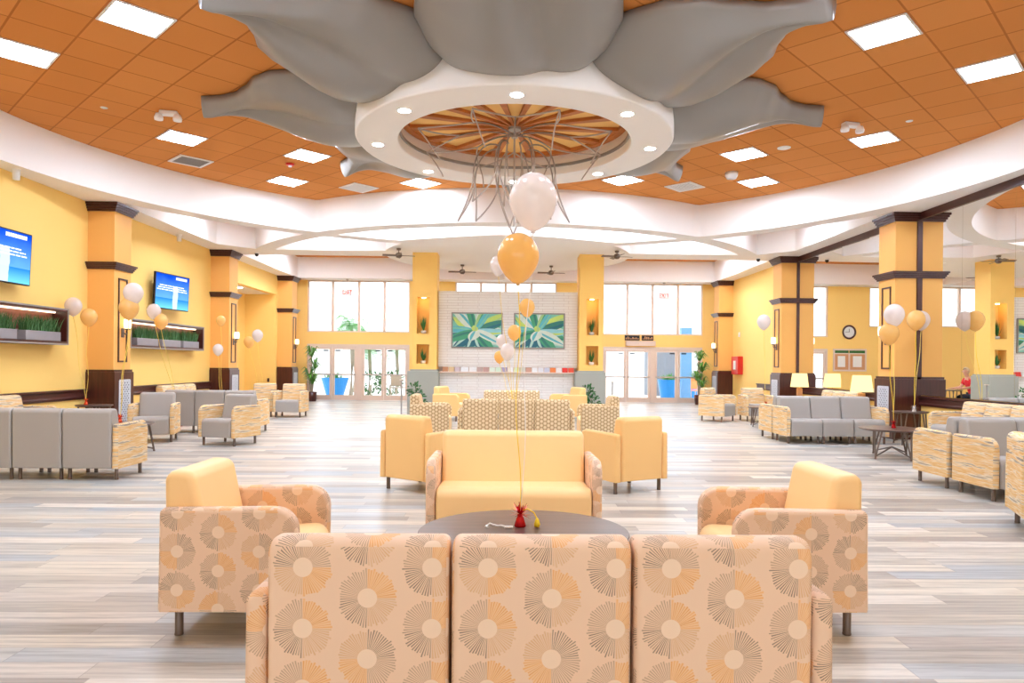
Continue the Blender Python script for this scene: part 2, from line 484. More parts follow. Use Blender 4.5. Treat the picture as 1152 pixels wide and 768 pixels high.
bm = bmesh.new()
s = 40
for x, y in ((-1, -1), (1, -1), (1, 1), (-1, 1)): bm.verts.new((x*s/2, y*s/2, 0))
bm.verts.ensure_lookup_table(); f = bm.faces.new(bm.verts[:])
bmesh.ops.bisect_plane(bm, geom=bm.verts[:]+bm.edges[:]+bm.faces[:], plane_co=Matrix.Rotation(-PI/4, 3, 'Z') @ Vector((0, Y0-CY, 0)), plane_no=Matrix.Rotation(-PI/4, 3, 'Z') @ Vector((0, -1, 0)), clear_outer=True)
bmesh.ops.bisect_plane(bm, geom=bm.verts[:]+bm.edges[:]+bm.faces[:], plane_co=Matrix.Rotation(-PI/4, 3, 'Z') @ Vector((0, YB+0.1-CY, 0)), plane_no=Matrix.Rotation(-PI/4, 3, 'Z') @ Vector((0, 1, 0)), clear_outer=True)
bmesh.ops.bisect_plane(bm, geom=bm.verts[:]+bm.edges[:]+bm.faces[:], plane_co=Matrix.Rotation(-PI/4, 3, 'Z') @ Vector((XR+0.2, 0, 0)), plane_no=Matrix.Rotation(-PI/4, 3, 'Z') @ Vector((1, 0, 0)), clear_outer=True)
bmesh.ops.bisect_plane(bm, geom=bm.verts[:]+bm.edges[:]+bm.faces[:], plane_co=Matrix.Rotation(-PI/4, 3, 'Z') @ Vector((XL-0.2, 0, 0)), plane_no=Matrix.Rotation(-PI/4, 3, 'Z') @ Vector((-1, 0, 0)), clear_outer=True)
for fc in list(bm.faces):
    r = bmesh.ops.extrude_face_region(bm, geom=[fc])
    for v in r['geom']:
        if isinstance(v, bmesh.types.BMVert): v.co.z += 0.08
struct(finish('ceiling', bm, M['tile'], loc=(CX, CY, CZ), rot=(0, 0, PI/4)), 'terracotta square tile ceiling inside the round white soffit', 'ceiling')

# white lowered soffit with its openings
DISC_C, DISC_R = (CX, 19.9), 3.4
def d1(x, y): return math.hypot(x-CX, y-CY)
def d2(x, y): return math.hypot(x-CX, y-BY)
def dd(x, y): return math.hypot(x-DISC_C[0], y-DISC_C[1])
SX = 7.47
def in_main(x, y): return d1(x, y) < CR and d2(x, y) > CR
def in_lens(x, y): return d1(x, y) < CR and d2(x, y) < CR-0.45 and dd(x, y) > DISC_R
def in_corner(x, y):
    ax = abs(x-CX)
    return d1(x, y) > CR+0.45 and d2(x, y) > CR and ax < SX and y < 18.95 and (SX-ax)+(18.95-y) > 0.75
def in_back(x, y): return d2(x, y) < CR-0.45 and d1(x, y) > CR+0.45 and y < 19.0 and dd(x, y) > DISC_R
def in_rear(x, y): return 19.95 < y < 25.3 and abs(x-CX) < SX and dd(x, y) > DISC_R and abs(x-CX) > 0.06
def trace(fn, cx, cy, n=720, far=14.0, step=0.03):
    out = []
    for i in range(n):
        a = 2*PI*i/n; ca, sa = math.cos(a), math.sin(a)
        t = step
        while t < far and fn(cx+ca*t, cy+sa*t): t += step
        lo, hi = t-step, t
        for _ in range(18):
            m = (lo+hi)/2
            if fn(cx+ca*m, cy+sa*m): lo = m
            else: hi = m
        out.append((cx+ca*lo, cy+sa*lo))
    return out
loops = [trace(in_main, CX, 8.5, 720), trace(in_lens, CX, 16.2, 500)]
for sg in (-1, 1):
    loops.append(trace(in_corner, CX+sg*6.6, 16.7, 420))
    loops.append(trace(in_back, CX+sg*4.6, 18.35, 420))
    loops.append(trace(in_rear, CX+sg*4.3, 23.65, 420))
cu = bpy.data.curves.new('soffit', 'CURVE'); cu.dimensions = '2D'; cu.fill_mode = 'BOTH'; cu.extrude = 0.37
def spline(pts):
    sp = cu.splines.new('POLY'); sp.points.add(len(pts)-1)
    for p, q in zip(sp.points, pts): p.co = (q[0], q[1], 0, 1)
    sp.use_cyclic_u = True
spline([(XL-0.1, Y0), (XR+0.2, Y0), (XR+0.2, YB+0.1), (XL-0.1, YB+0.1)])
for lp in loops: spline(lp)
co_ = bpy.data.objects.new('soffit', cu); COL.objects.link(co_)
dg = bpy.context.evaluated_depsgraph_get()
me = bpy.data.meshes.new_from_object(co_.evaluated_get(dg))
bpy.data.objects.remove(co_)
me.materials.clear(); me.materials.append(M['plaster'])
so = bpy.data.objects.new('ceiling.001', me); COL.objects.link(so); so.location = (0, 0, SZ+0.37)
struct(so, 'white curved soffit ribs crossing under the tile ceiling', 'ceiling')

# side walls
bm = bmesh.new()
bx(bm, XL-0.2, XL, Y0, 20.0, 0, SZ); bx(bm, XL-0.2, XL, 20.0, 24.62, 3.73, SZ); bx(bm, XL-0.2, XL, 24.62, YB, 0, SZ)
bx(bm, -9.2, -9.0, 19.8, 24.8, 0, 3.9); bx(bm, -9.0, XL-0.2, 24.62, 24.8, 0, 3.9); bx(bm, -9.0, XL-0.2, 19.8, 20.0, 0, 3.9)
struct(finish('wall_left', bm, M['yellow']), 'yellow painted left wall with a side recess', 'wall')
bm = bmesh.new(); bx(bm, -9.2, XL-0.2, 19.8, 24.8, 3.73, 3.9)
struct(finish('ceiling.002', bm, M['plaster']), 'white ceiling of the recess in the left wall', 'ceiling')
bm = bmesh.new(); bx(bm, XR, XR+0.2, Y0, YB, 0, SZ)
struct(finish('wall_right', bm, M['yellow']), 'yellow painted right wall carrying the mirror', 'wall')
bm = bmesh.new(); bx(bm, XL-0.2, -6.2, Y0-0.2, Y0, 0, SZ); bx(bm, 6.3, XR+0.2, Y0-0.2, Y0, 0, SZ); bx(bm, -6.2, 6.3, Y0-0.2, Y0, 3.3, SZ); bx(bm, -6.2, 6.3, Y0-0.2, Y0, 0, 0.4)  # unseen wall, added with an opening sized to trim the fill light
struct(finish('wall_front', bm, M['plaster']), 'unseen white wall added behind the camera, its wide opening sized for fill light', 'wall')
# back wall with its openings
WL0, WL1, WR0, WR1 = -7.23, -3.49, 3.62, 7.34
CW0, CW1 = -1.82, 1.92
WZ0, WZ1, DZ1 = 2.50, 4.40, 2.06
bm = bmesh.new()
def wallpiece(x0, x1, z0, z1): bx(bm, x0, x1, YB, YB+0.2, z0, z1)
wallpiece(XL-0.2, WL0, 0, 4.45); wallpiece(WL0, WL1, DZ1, WZ0); wallpiece(WL1, CW0, 0, 4.45)
wallpiece(CW0, CW1, 0, 2.9); wallpiece(CW1, WR0, 0, 4.45); wallpiece(WR0, WR1, DZ1, WZ0); wallpiece(WR1, XR+0.2, 0, 4.45)
struct(finish('wall_back', bm, M['yellow']), 'yellow back wall around the windows and glass doors', 'wall')

def window(n, x0, x1, z0, z1, bars, label):
    e = empty('window_%d' % n, ((x0+x1)/2, YB, z0)); struct(e, label, 'window')
    w = (x1-x0)/2; h = z1-z0
    bm = bmesh.new(); fw = 0.05
    bx(bm, -w, w, 0.02, 0.12, 0, fw); bx(bm, -w, w, 0.02, 0.12, h-fw, h)
    bx(bm, -w, -w+fw, 0.02, 0.12, fw, h-fw); bx(bm, w-fw, w, 0.02, 0.12, fw, h-fw)
    finish('window_frame', bm, M['alu'], e)
    for b in bars:
        bm = bmesh.new(); x = b-(x0+x1)/2
        bx(bm, x-0.045, x+0.045, 0.0, 0.12, fw, h-fw); finish('mullion', bm, M['alu'], e)
    bm = bmesh.new(); bx(bm, -w+fw, w-fw, 0.06, 0.07, fw, h-fw); finish('pane', bm, M['glass'], e)
window(1, WL0, WL1, WZ0, WZ1, (-6.31, -5.35, -4.42), 'four light clerestory window above the left glass doors')
window(2, WR0, WR1, WZ0, WZ1, (4.54, 5.48, 6.42), 'four light clerestory window above the right glass doors')
window(3, CW0, CW1, 2.9, WZ1, (-0.88, 0.03, 0.985), 'clerestory window seen above the white stone partition')

dn = 0
def glass_door(x0, x1, hinge, label):
    global dn
    dn += 1
    e = empty('door_%d' % dn, ((x0+x1)/2, YB, 0)); struct(e, label, 'door')
    w = (x1-x0)/2-0.006; h = DZ1-0.10; st = 0.085
    bm = bmesh.new()
    bx(bm, -w, -w+st, 0.02, 0.08, 0.01, h); bx(bm, w-st, w, 0.02, 0.08, 0.01, h)
    bx(bm, -w+st, w-st, 0.02, 0.08, 0.01, 0.19); bx(bm, -w+st, w-st, 0.02, 0.08, h-0.09, h)
    finish('door_frame', bm, M['alu'], e)
    bm = bmesh.new(); bx(bm, -w+st, w-st, 0.045, 0.055, 0.19, h-0.09); finish('pane', bm, M['glass'], e)
    bm = bmesh.new(); bx(bm, -w+st*0.5, w-st*0.5, -0.05, -0.015, 0.92, 0.975, 0.008)
    bx(bm, -w+0.03, -w+0.07, -0.03, 0.02, 0.925, 0.97); bx(bm, w-0.07, w-0.03, -0.03, 0.02, 0.925, 0.97)
    finish('push_bar', bm, M['rod'], e)
    bm = bmesh.new(); bx(bm, hinge*(w-0.30), hinge*(w-0.12), -0.03, 0.02, h-0.16, h-0.11) if hinge > 0 else bx(bm, -w+0.12, -w+0.30, -0.03, 0.02, h-0.16, h-0.11)
    finish('door_closer', bm, M['black'], e)
for i, (a, b) in enumerate(((-7.16, -6.32), (-6.32, -5.42), (-5.23, -4.42), (-4.42, -3.55))):
    glass_door(a, b, 1 if i % 2 == 0 else -1, ['glass door at the far left beside the tall potted plant', 'glass door with the blue planter right behind it', 'glass door with palm and hedge outside', 'glass door at left beside the grey column base'][i])
for i, (a, b) in enumerate(((3.69, 4.52), (4.52, 5.42), (5.57, 6.43), (6.43, 7.27))):
    glass_door(a, b, 1 if i % 2 == 0 else -1, ['right side glass door next to the grey column base', 'glass door under the dark word sign', 'glass door with blue planter and brick pier behind', 'glass door at the far right beside the potted plant'][i])
for n, (a, b, c, d_) in enumerate(((WL0, WL1, -5.42, -5.23), (WR0, WR1, 5.42, 5.57))):
    bm = bmesh.new()
    bx(bm, a, b, 0.0, 0.14, DZ1-0.095, DZ1); bx(bm, a, a+0.065, 0.0, 0.14, 0, DZ1-0.095); bx(bm, b-0.065, b, 0.0, 0.14, 0, DZ1-0.095)
    bx(bm, c, d_, 0.0, 0.14, 0, DZ1-0.095)
    struct(finish('trim_%d' % (n+1), bm, M['alu'], loc=(0, YB, 0)), ('left' if n == 0 else 'right')+' glass door surround in champagne aluminium', 'trim')

# chair rails
def rail_mesh(bm, x, y0, y1, sg):
    prof = [(0, 0.655), (0.035, 0.66), (0.05, 0.70), (0.035, 0.725), (0.035, 0.80), (0.06, 0.815), (0.06, 0.845), (0, 0.85)]
    A = [bm.verts.new((x+sg*p, y0, z)) for p, z in prof]; B = [bm.verts.new((x+sg*p, y1, z)) for p, z in prof]
    for i in range(len(prof)):
        j = (i+1) % len(prof); bm.faces.new((A[i], A[j], B[j], B[i]))
    bm.faces.new(A); bm.faces.new(B)
bm = bmesh.new(); rail_mesh(bm, XL, Y0, COLY[0], 1); rail_mesh(bm, XL, COLY[0]+CW, COLY[1], 1)
struct(finish('trim_3', bm, M['mahogany_h']), 'dark wood chair rail along the left wall', 'trim')
bm = bmesh.new(); rail_mesh(bm, XR, Y0, COLY[0], -1); rail_mesh(bm, XR, COLY[0]+CW, COLY[1], -1)
struct(finish('trim_4', bm, M['mahogany_h']), 'dark wood chair rail under the mirror', 'trim')
bm = bmesh.new(); rail_mesh(bm, XR, COLY[1]+CW, 22.3, -1)
struct(finish('trim_5', bm, M['mahogany_h']), 'short dark chair rail below the red cabinet', 'trim')
bm = bmesh.new(); bx(bm, -8.2, XL-0.2, 24.575, 24.62, 0.69, 0.82); bx(bm, -9.0, -8.95, 20.0, 22.6, 0.69, 0.82)
struct(finish('trim_6', bm, M['mahogany_h']), 'dark chair rail inside the left recess', 'trim')
# mirror on the right wall
m_e = empty('wall_mirror', (XR, 14.0, 0.86), label='wall of mirror panels framed in dark wood on the right wall', cat='mirror')
def mirror_run(y0, y1, n, tilt):
    L = (y1-y0)/n
    for i in range(n):
        bm = bmesh.new(); bx(bm, -0.012, 0.0, -L/2+0.002, L/2-0.002, 0, SZ-0.14-0.86)
        finish('mirror_panel', bm, M['mirror'], m_e, loc=(-0.022, y0+L*(i+0.5)-14.0, 0), rot=(0, 0, tilt))
mirror_run(COLY[0]+CW, COLY[1], 4, 0.021)
mirror_run(5.8, COLY[0], 6, 0.0)
bm = bmesh.new()
bx(bm, -0.06, 0.0, 5.8-14, COLY[0]-14, SZ-0.14-0.86, SZ-0.86); bx(bm, -0.06, 0, COLY[0]+CW-14, COLY[1]-14, SZ-0.14-0.86, SZ-0.86)
finish('mirror_frame', bm, M['mahogany_h'], m_e)

# columns ------------------------------------------------------------
def moulding(bm, x0, x1, y0, y1, z0, z1, out, side):
    """three stepped courses growing outwards to the top"""
    st = 4
    for k in range(st):
        o = out*(0.35+0.65*k/(st-1)); a = z0+(z1-z0)*k/st; b = z0+(z1-z0)*(k+1)/st
        bx(bm, x0-(o if side < 0 or side == 0 else 0), x1+(o if side > 0 or side == 0 else 0), y0-o, y1+o, a, b)
col_names = [('left', 'nearest to the camera on the left wall'), ('left', 'second along the left wall'), ('left', 'last on the left by the glass doors')]
def side_column(idx, sg):
    y = COLY[idx]; xw = XL if sg < 0 else XR
    wh = ['nearest', 'middle', 'farthest'][idx]; sd = 'left' if sg < 0 else 'right'
    e = empty('column', (xw, y, 0)); struct(e, '%s apricot column on the %s wall with dark wood base' % (wh, sd), 'column')
    i = -sg  # direction into the room
    def X(a, b): return (min(i*a, i*b), max(i*a, i*b))
    bm = bmesh.new(); a, b = X(0, CP); bx(bm, a, b, 0, CW, 1.2, SZ); finish('shaft', bm, M['orange'], e)
    a, b = X(0, CP+0.05)
    bm = bmesh.new(); bx(bm, a, b, -0.05, CW+0.05, 0, 1.17, 0.006, 1); a, b = X(0, CP+0.03); bx(bm, a, b, -0.03, CW+0.03, 1.17, 1.215)
    base = finish('base', bm, M['mahogany'], e); base['label'] = 'dark mahogany column base'
    for z0, z1, o, nm in ((SZ-0.17, SZ-0.005, 0.10, 'crown_moulding'), (3.13, 3.26, 0.09, 'band_moulding')):
        bm = bmesh.new(); a, b = X(0, CP); moulding(bm, a, b, 0, CW, z0, z1, o, i); finish(nm, bm, M['mahogany_h'], e)
    # thin panel frame on the inner face
    xi = CP+0.008
    bm = bmesh.new(); a, b = X(CP, CP+0.02)
    y0, y1, z0, z1, w = 0.14, 0.46, 1.36, 2.98, 0.03
    bx(bm, a, b, y0, y0+w, z0, z1); bx(bm, a, b, y1-w, y1, z0, z1); bx(bm, a, b, y0+w, y1-w, z0, z0+w); bx(bm, a, b, y0+w, y1-w, z1-w, z1)
    finish('panel_frame', bm, M['mahogany_h'], e)
    # pierced lattice in the base
    bm = bmesh.new(); a, b = X(CP+0.05, CP+0.056); bx(bm, a, b, 0.10, 0.50, 0.12, 1.02); gb = finish('grille_back', bm, M['black'], e)
    bm = bmesh.new(); a, b = X(CP+0.056, CP+0.066)
    ny, nz = 2, 5; cy = 0.36/ny; cz = 0.86/nz; t = 0.015
    def bar(p, q):
        p, q = Vector(p), Vector(q); d = (q-p); n = Vector((-d.y, d.x)).normalized()*t
        lo = [bm.verts.new((a, v.x, v.y)) for v in (p+n, p-n, q-n, q+n)]; hi = [bm.verts.new((b, v.x, v.y)) for v in (p+n, p-n, q-n, q+n)]
        for k in range(4): bm.faces.new((lo[k], lo[(k+1) % 4], hi[(k+1) % 4], hi[k]))
        bm.faces.new(lo); bm.faces.new(hi)
    for iy in range(ny):
        for iz in range(nz):
            p0 = (0.12+iy*cy, 0.14+iz*cz); p1 = (p0[0]+cy, p0[1]+cz)
            bar(p0, p1); bar((p0[0], p1[1]), (p1[0], p0[1]))
            m = (p0[0]+cy/2, p0[1]+cz/2)
            bar((p0[0], m[1]), (m[0], p1[1])); bar((m[0], p1[1]), (p1[0], m[1])); bar((p1[0], m[1]), (m[0], p0[1])); bar((m[0], p0[1]), (p0[0], m[1]))
    for q0, q1 in (((0.11, 0.13), (0.11, 1.01)), ((0.49, 0.13), (0.49, 1.01)), ((0.11, 0.13), (0.49, 0.13)), ((0.11, 1.01), (0.49, 1.01))): bar(q0, q1)
    g = finish('lattice_grille', bm, M['lattice'], e); g['label'] = 'white pierced lattice grille in the base'
    if sg > 0 and idx < 2:
        bm = bmesh.new(); bx(bm, -0.085, 0.0, -0.03, 0.0, 0.0, SZ); a = finish('corner_strip', bm, M['mahogany'], e)
        bm = bmesh.new(); bx(bm, -0.085, 0.0, CW, CW+0.03, 0.0, SZ); finish('corner_strip', bm, M['mahogany'], e)
    # wall sconce on the inner face
    s = empty('wall_sconce', (xw+i*(CP+0.0), y+CW/2, 2.0), label='lit wall sconce on the %s column of the %s wall' % (wh, sd), cat='wall lamp', group='column sconces')
    bm = bmesh.new(); a, b = X(0, 0.025); bx(bm, a, b, -0.045, 0.045, -0.16, 0.02, 0.01); finish('backplate', bm, M['bronze'], s)
    bm = bmesh.new(); tube(bm, [(i*0.02, 0, -0.06), (i*0.07, 0, -0.10), (i*0.10, 0, -0.07), (i*0.10, 0, 0.0)], 0.012); lathe(bm, [(0.02, -0.02), (0.05, 0.0), (0.05, 0.015)], 14, (i*0.10, 0, 0)); finish('arm', bm, M['bronze'], s, smooth=True)
    bm = bmesh.new(); lathe(bm, [(0.045, 0.012), (0.062, 0.03), (0.068, 0.11), (0.062, 0.19), (0.05, 0.20)], 18, (i*0.10, 0, 0)); g = finish('glass_shade', bm, M['sconce_glow'], s, smooth=True)
for k in range(3): side_column(k, -1); side_column(k, 1)

# two central columns with lit niches ---------------------------------
def prism_with_hole(bm, x0, x1, y0, y1, z0, z1, hx0, hx1, holes, depth):
    """box whose front (y0) has recessed rectangular holes"""
    zs = [z0]+[v for h in holes for v in h]+[z1]
    for k in range(len(zs)-1):
        a, b = zs[k], zs[k+1]
        hole = (k % 2 == 1)
        if hole:
            bx(bm, x0, hx0, y0, y0+depth, a, b); bx(bm, hx1, x1, y0, y0+depth, a, b)
        else: bx(bm, x0, x1, y0, y0+depth, a, b)
    bx(bm, x0, x1, y0+depth, y1, z0, z1)
for sg, xa, xb, hx0, hx1, wh in ((-1, -2.51, -1.84, -2.385, -2.045, 'left'), (1, 2.04, 2.70, 2.235, 2.565, 'right')):
    e = empty('column', ((xa+xb)/2, 19.2, 0)); struct(e, 'amber column with lit niches at the %s of the stone partition' % wh, 'column')
    c = (xa+xb)/2; w = (xb-xa)/2
    bm = bmesh.new(); prism_with_hole(bm, -w, w, 0, 0.66, 1.2, SZ, hx0-c, hx1-c, [(1.38, 1.90), (2.20, 3.19)], 0.34)
    finish('shaft', bm, M['amber'], e)
    bm = bmesh.new(); bx(bm, -w-0.11, w+0.06, -0.06, 0.72, 0, 1.18, 0.01, 1); bx(bm, -w-0.04, w+0.03, -0.03, 0.69, 1.18, 1.225)
    b = finish('base', bm, M['greybase'], e); b['label'] = 'grey painted column base'
    bm = bmesh.new(); lathe(bm, [(0.0, -0.02), (0.05, -0.02), (0.055, 0)], 16, ((hx0+hx1)/2-c, 0.16, 3.19)); finish('niche_light', bm, M['niche_glow'], e)
    bm = bmesh.new(); bx(bm, hx0-c, hx1-c, 0.02, 0.34, 2.185, 2.2); finish('glass_shelf', bm, M['glass'], e)

# white stone partition between them
e = empty('stone_partition', (0.1, 19.6, 0)); struct(e, 'white stacked stone partition wall behind the hexagon seating', 'wall')
bm = bmesh.new(); bx(bm, -1.93, 1.93, 0, 0.30, 1.30, 3.40); finish('upper_wall', bm, M['stone'], e)
bm = bmesh.new(); bx(bm, -1.93, 1.93, -0.02, 0.30, 0, 1.13); finish('lower_wall', bm, M['stone'], e)
bm = bmesh.new(); bx(bm, -1.97, 1.97, -0.16, 0.30, 1.13, 1.17, 0.006, 1); bx(bm, -1.93, 1.93, 0.2, 0.3, 1.17, 1.30); finish('ledge', bm, M['alu'], e)

# ------------------------------------------------------------------ seating
LEG_H = 0.14
def leg_mesh():
    bm = bmesh.new()
    lathe(bm, [(0.021, 0.0), (0.023, 0.006), (0.021, 0.012), (0.021, LEG_H+0.01)], 14)
    return bm
def seat_profile():
    return rounded([(-0.36, 0.14, 0.01), (-0.36, 0.45, 0.075), (0.17, 0.425, 0.02), (0.20, 0.14, 0.01)])
def back_profile():
    return rounded([(0.13, 0.14, 0.01), (0.12, 0.42, 0.01), (0.205, 0.828, 0.06), (0.36, 0.838, 0.06), (0.35, 0.14, 0.012)])
def arm_profile():
    return rounded([(-0.35, 0.135, 0.012), (-0.355, 0.665, 0.12), (0.345, 0.655, 0.03), (0.35, 0.135, 0.012)])
def make_seating(name, n, mats, label, cat, group=None, arm=0.075, total=None, single_back=False):
    """front towards local -Y; mats: seat, back, arm"""
    S = total if total else 0.575*n
    e = empty(name, (0, 0, 0), 0, label, cat, group)
    m_seat, m_back, m_arm = mats
    k = 1 if single_back else n
    sw = S/k
    for i in range(k):
        x0 = -S/2+sw*i; x1 = x0+sw; g = 0.004 if n == 1 else 0.005
        bm = bmesh.new(); rprism(bm, seat_profile(), x0+g, x1-g, 0.022); finish('seat', bm, m_seat, e, smooth=True, uv=(x0, 0.0), wn=True)
        bm = bmesh.new(); rprism(bm, back_profile(), x0+g, x1-g, 0.042 if n == 1 or single_back else 0.026, 4)
        finish('backrest', bm, m_back, e, smooth=True, uv=(x0-0.045, 0.065), wn=True)
    for sg in (-1, 1):
        x0 = sg*S/2+(0 if sg > 0 else -arm)
        bm = bmesh.new(); rprism(bm, arm_profile(), x0, x0+arm, 0.028)
        finish('arm', bm, m_arm, e, smooth=True, uv=(-0.47, 0.05), wn=True)
    xs = [-S/2-arm+0.06, S/2+arm-0.06]
    if k > 1: xs += [-S/2+sw*i-0.05 for i in range(1, k)]+[-S/2+sw*i+0.05 for i in range(1, k)]
    for x in xs:
        for y in (-0.27, 0.26):
            finish('leg', leg_mesh(), M['bronze'], e, smooth=True, wn=True, loc=(x, y, 0))
    return e
SUN = (M['tan'], M['tan'], M['sun'])
kinds = {
 'sofa_sun': make_seating('sofa', 3, (M['tan'], M['sun'], M['sun']), 'three seat sofa in tan sunburst fabric, back turned to the camera', 'sofa', total=1.765, arm=0.07),
 'chair_sun': make_seating('armchair', 1, (M['tan'], M['tan'], M['sun']), 'tan armchair with sunburst fabric arms left of the walnut table', 'armchair'),
 'love_tan': make_seating('loveseat', 2, (M['tan'], M['tan'], M['sun']), 'tan two seat sofa with sunburst arms facing the walnut table', 'sofa', total=1.20, single_back=True),
 'chair_tan': make_seating('armchair', 1, (M['tan'], M['tan_dark'], M['tan_dark']), 'plain tan armchair seen from behind left of the tan loveseat', 'armchair'),
 'sofa_hex': make_seating('sofa', 3, (M['hex'], M['hex'], M['hex']), 'three seat sofa in beige hexagon fabric seen from behind', 'sofa'),
 'chair_hex': make_seating('armchair', 1, (M['tan'], M['hex'], M['hex']), 'hexagon fabric armchair in front of the left grey column base', 'armchair'),
 'love_hex': make_seating('loveseat', 2, (M['hex'], M['hex'], M['hex']), 'hexagon fabric two seat sofa facing us before the stone partition', 'sofa', total=1.20, single_back=True),
 'sofa_grey': make_seating('sofa', 3, (M['grey'], M['grey'], M['strie']), 'grey vinyl three seat sofa with back to us, nearest at left', 'sofa'),
 'chair_grey': make_seating('armchair', 1, (M['grey'], M['grey'], M['strie']), 'grey armchair turned towards us behind the small left table', 'armchair'),
 'sofa_strie': make_seating('sofa', 3, (M['grey'], M['strie'], M['strie']), 'sofa with streaked fabric backs under the nearest left planter box', 'sofa'),
 'chair_strie': make_seating('armchair', 1, (M['grey'], M['strie'], M['strie']), 'streaked fabric armchair cut by the right picture edge', 'armchair'),
}
GR = {'sofa_sun': 'seats in sunburst fabric', 'chair_sun': 'armchairs with sunburst arms', 'love_tan': 'loveseats facing the camera', 'love_hex': 'loveseats facing the camera', 'chair_tan': 'plain tan armchairs',
      'sofa_hex': 'seats in hexagon fabric', 'chair_hex': 'hexagon fabric armchairs', 'sofa_grey': 'grey three seat sofas', 'chair_grey': 'grey armchairs', 'sofa_strie': 'streaked sofas along the walls', 'chair_strie': 'streaked fabric armchairs'}
for k_, o_ in kinds.items(): o_['group'] = GR[k_]
used = set()
def put(kind, x, y, face, label=None, group=None):
    rz = face_rot(*face)
    src = kinds[kind]
    if kind not in used:
        used.add(kind); src.location = (x, y, 0); src.rotation_euler = (0, 0, rz)
        if label: src['label'] = label
        if group: src['group'] = group
        return src
    return dup(src, (x, y, 0), rz, label, group)
TC = (0.12, 4.02)
put('sofa_sun', 0.128, 2.61, (0, 1))
put('chair_sun', -1.39, 3.94, (1, 0))
put('chair_sun', 1.545, 3.96, (-1, 0), 'tan armchair with sunburst fabric arms right of the walnut table')
put('love_tan', 0.085, 5.72, (0, -1))
G_ = 'plain tan armchairs beside the tan loveseat'
put('chair_tan', -0.88, 7.92, (0.57, 0.82))
put('chair_tan', 1.36, 7.98, (-0.47, 0.88), 'plain tan armchair seen from behind right of the tan loveseat')
put('sofa_hex', 0.20, 11.58, (0, 1))
put('chair_hex', -1.33, 12.93, (1, 0))
put('chair_hex', 1.73, 12.93, (-1, 0), 'hexagon fabric armchair in front of the right grey column base')
put('love_hex', 0.17, 14.78, (0, -1))
put('chair_tan', -1.28, 17.30, (0.93, -0.36), 'plain tan armchair before the stone partition, at its left end')
put('chair_tan', 1.58, 17.30, (-0.93, -0.36), 'plain tan armchair before the stone partition, at its right end')
# left grey group
put('sofa_grey', -5.41, 8.61, (0, 1))
put('chair_grey', -6.08, 12.40, (0.28, -0.96))
put('chair_grey', -4.63, 12.02, (-0.30, -0.954), 'grey armchair with streaked arms standing alone in the left aisle')
put('sofa_grey', -5.70, 14.10, (0, 1), 'grey three seat sofa seen from behind, beyond the left armchairs')
put('sofa_strie', -7.50, 10.55, (1, 0))
put('sofa_strie', -7.50, 16.90, (1, 0), 'streaked fabric sofa against the left wall under the second planter box')
put('chair_strie', 4.78, 5.93, (0.91, -0.41))
put('chair_strie', -5.43, 18.10, (0, -1), 'streaked back armchair with grey seat at the far end of the left aisle')
put('chair_strie', -6.21, 18.22, (0.05, -1), 'streaked back armchair partly hidden behind the left grey sofa')
# right grey group
put('sofa_grey', 6.05, 12.98, (0, -1), 'grey three seat sofa facing us behind the oval table at right')
put('sofa_grey', 6.05, 13.72, (0, 1), 'sofa standing back to back behind the right grey sofa, only its arm seen')
put('chair_strie', 5.42, 17.80, (0.72, -0.69), 'streaked fabric armchair turned right by the doors, foremost in the far right aisle')
put('chair_strie', 6.45, 17.95, (0, -1), 'streaked armchair behind the small far right table')
put('sofa_grey', 6.04, 8.37, (0, 1), 'grey sofa at the right edge facing away from us')
put('sofa_grey', 6.04, 7.60, (0, -1), 'grey sofa at the right edge facing us, behind the cut off armchair')
put('sofa_strie', 7.62, 11.02, (-1, 0), 'streaked fabric sofa along the mirror at the right edge')
put('sofa_strie', 7.62, 16.35, (-1, 0), 'streaked fabric sofa along the mirror between two lit lamps')

# ------------------------------------------------------------------ tables
def round_top(bm, r, z, th=0.03, ry=None, seg=56):
    ry = ry or r
    prof = [(0.0, z-th), (r-0.03, z-th), (r-0.004, z-0.012), (r, z-0.006), (r-0.004, z), (0, z)]
    lathe(bm, prof, seg)
    if ry != r:
        for v in bm.verts: v.co.y *= ry/r
def table(name, loc, r, z, legs, label, cat='table', group=None, ry=None):
    e = empty(name, (loc[0], loc[1], 0), 0, label, cat, group or 'round walnut '+name.replace('_', ' ')+'s')
    bm = bmesh.new(); round_top(bm, r, z, ry=ry); finish('tabletop', bm, M['walnut'], e, smooth=False)
    feet = []
    for a in legs:
        a = math.radians(a); rt, rb = r*0.80, r*0.98
        p0 = Vector((rt*math.cos(a), rt*math.sin(a), z-0.03)); p1 = Vector((rb*math.cos(a), rb*math.sin(a), 0.0))
        feet.append(p1)
        t = Vector((-math.sin(a), math.cos(a), 0))*0.055
        bm = bmesh.new(); tube(bm, [p0+t, p1+Vector((0, 0, 0.012))], 0.013); tube(bm, [p0-t, p1+Vector((0, 0, 0.012))], 0.013)
        lathe(bm, [(0.016, 0), (0.016, 0.02)], 10, (p1.x, p1.y, 0)); finish('leg', bm, M['bronze'], e, smooth=False)
    bm = bmesh.new()
    for f in feet: tube(bm, [f+Vector((0, 0, 0.04)), Vector((0, 0, 0.16))], 0.011)
    finish('brace', bm, M['bronze'], e)
    return e
table('coffee_table', TC, 0.60, 0.45, (45, 135, 225, 315), 'round dark walnut coffee table behind the sunburst sofa', ry=0.57)
table('coffee_table', (0.19, 12.95), 0.60, 0.45, (45, 135, 225, 315), 'round walnut coffee table hidden behind the hexagon sofa')
table('coffee_table', (-5.74, 10.75), 0.43, 0.45, (35, 155, 315), 'small round walnut table beyond the nearest left grey sofa')
table('coffee_table', (6.05, 10.88), 0.48, 0.45, (213, 275, 35, 95), 'oval walnut coffee table before the right grey sofa')
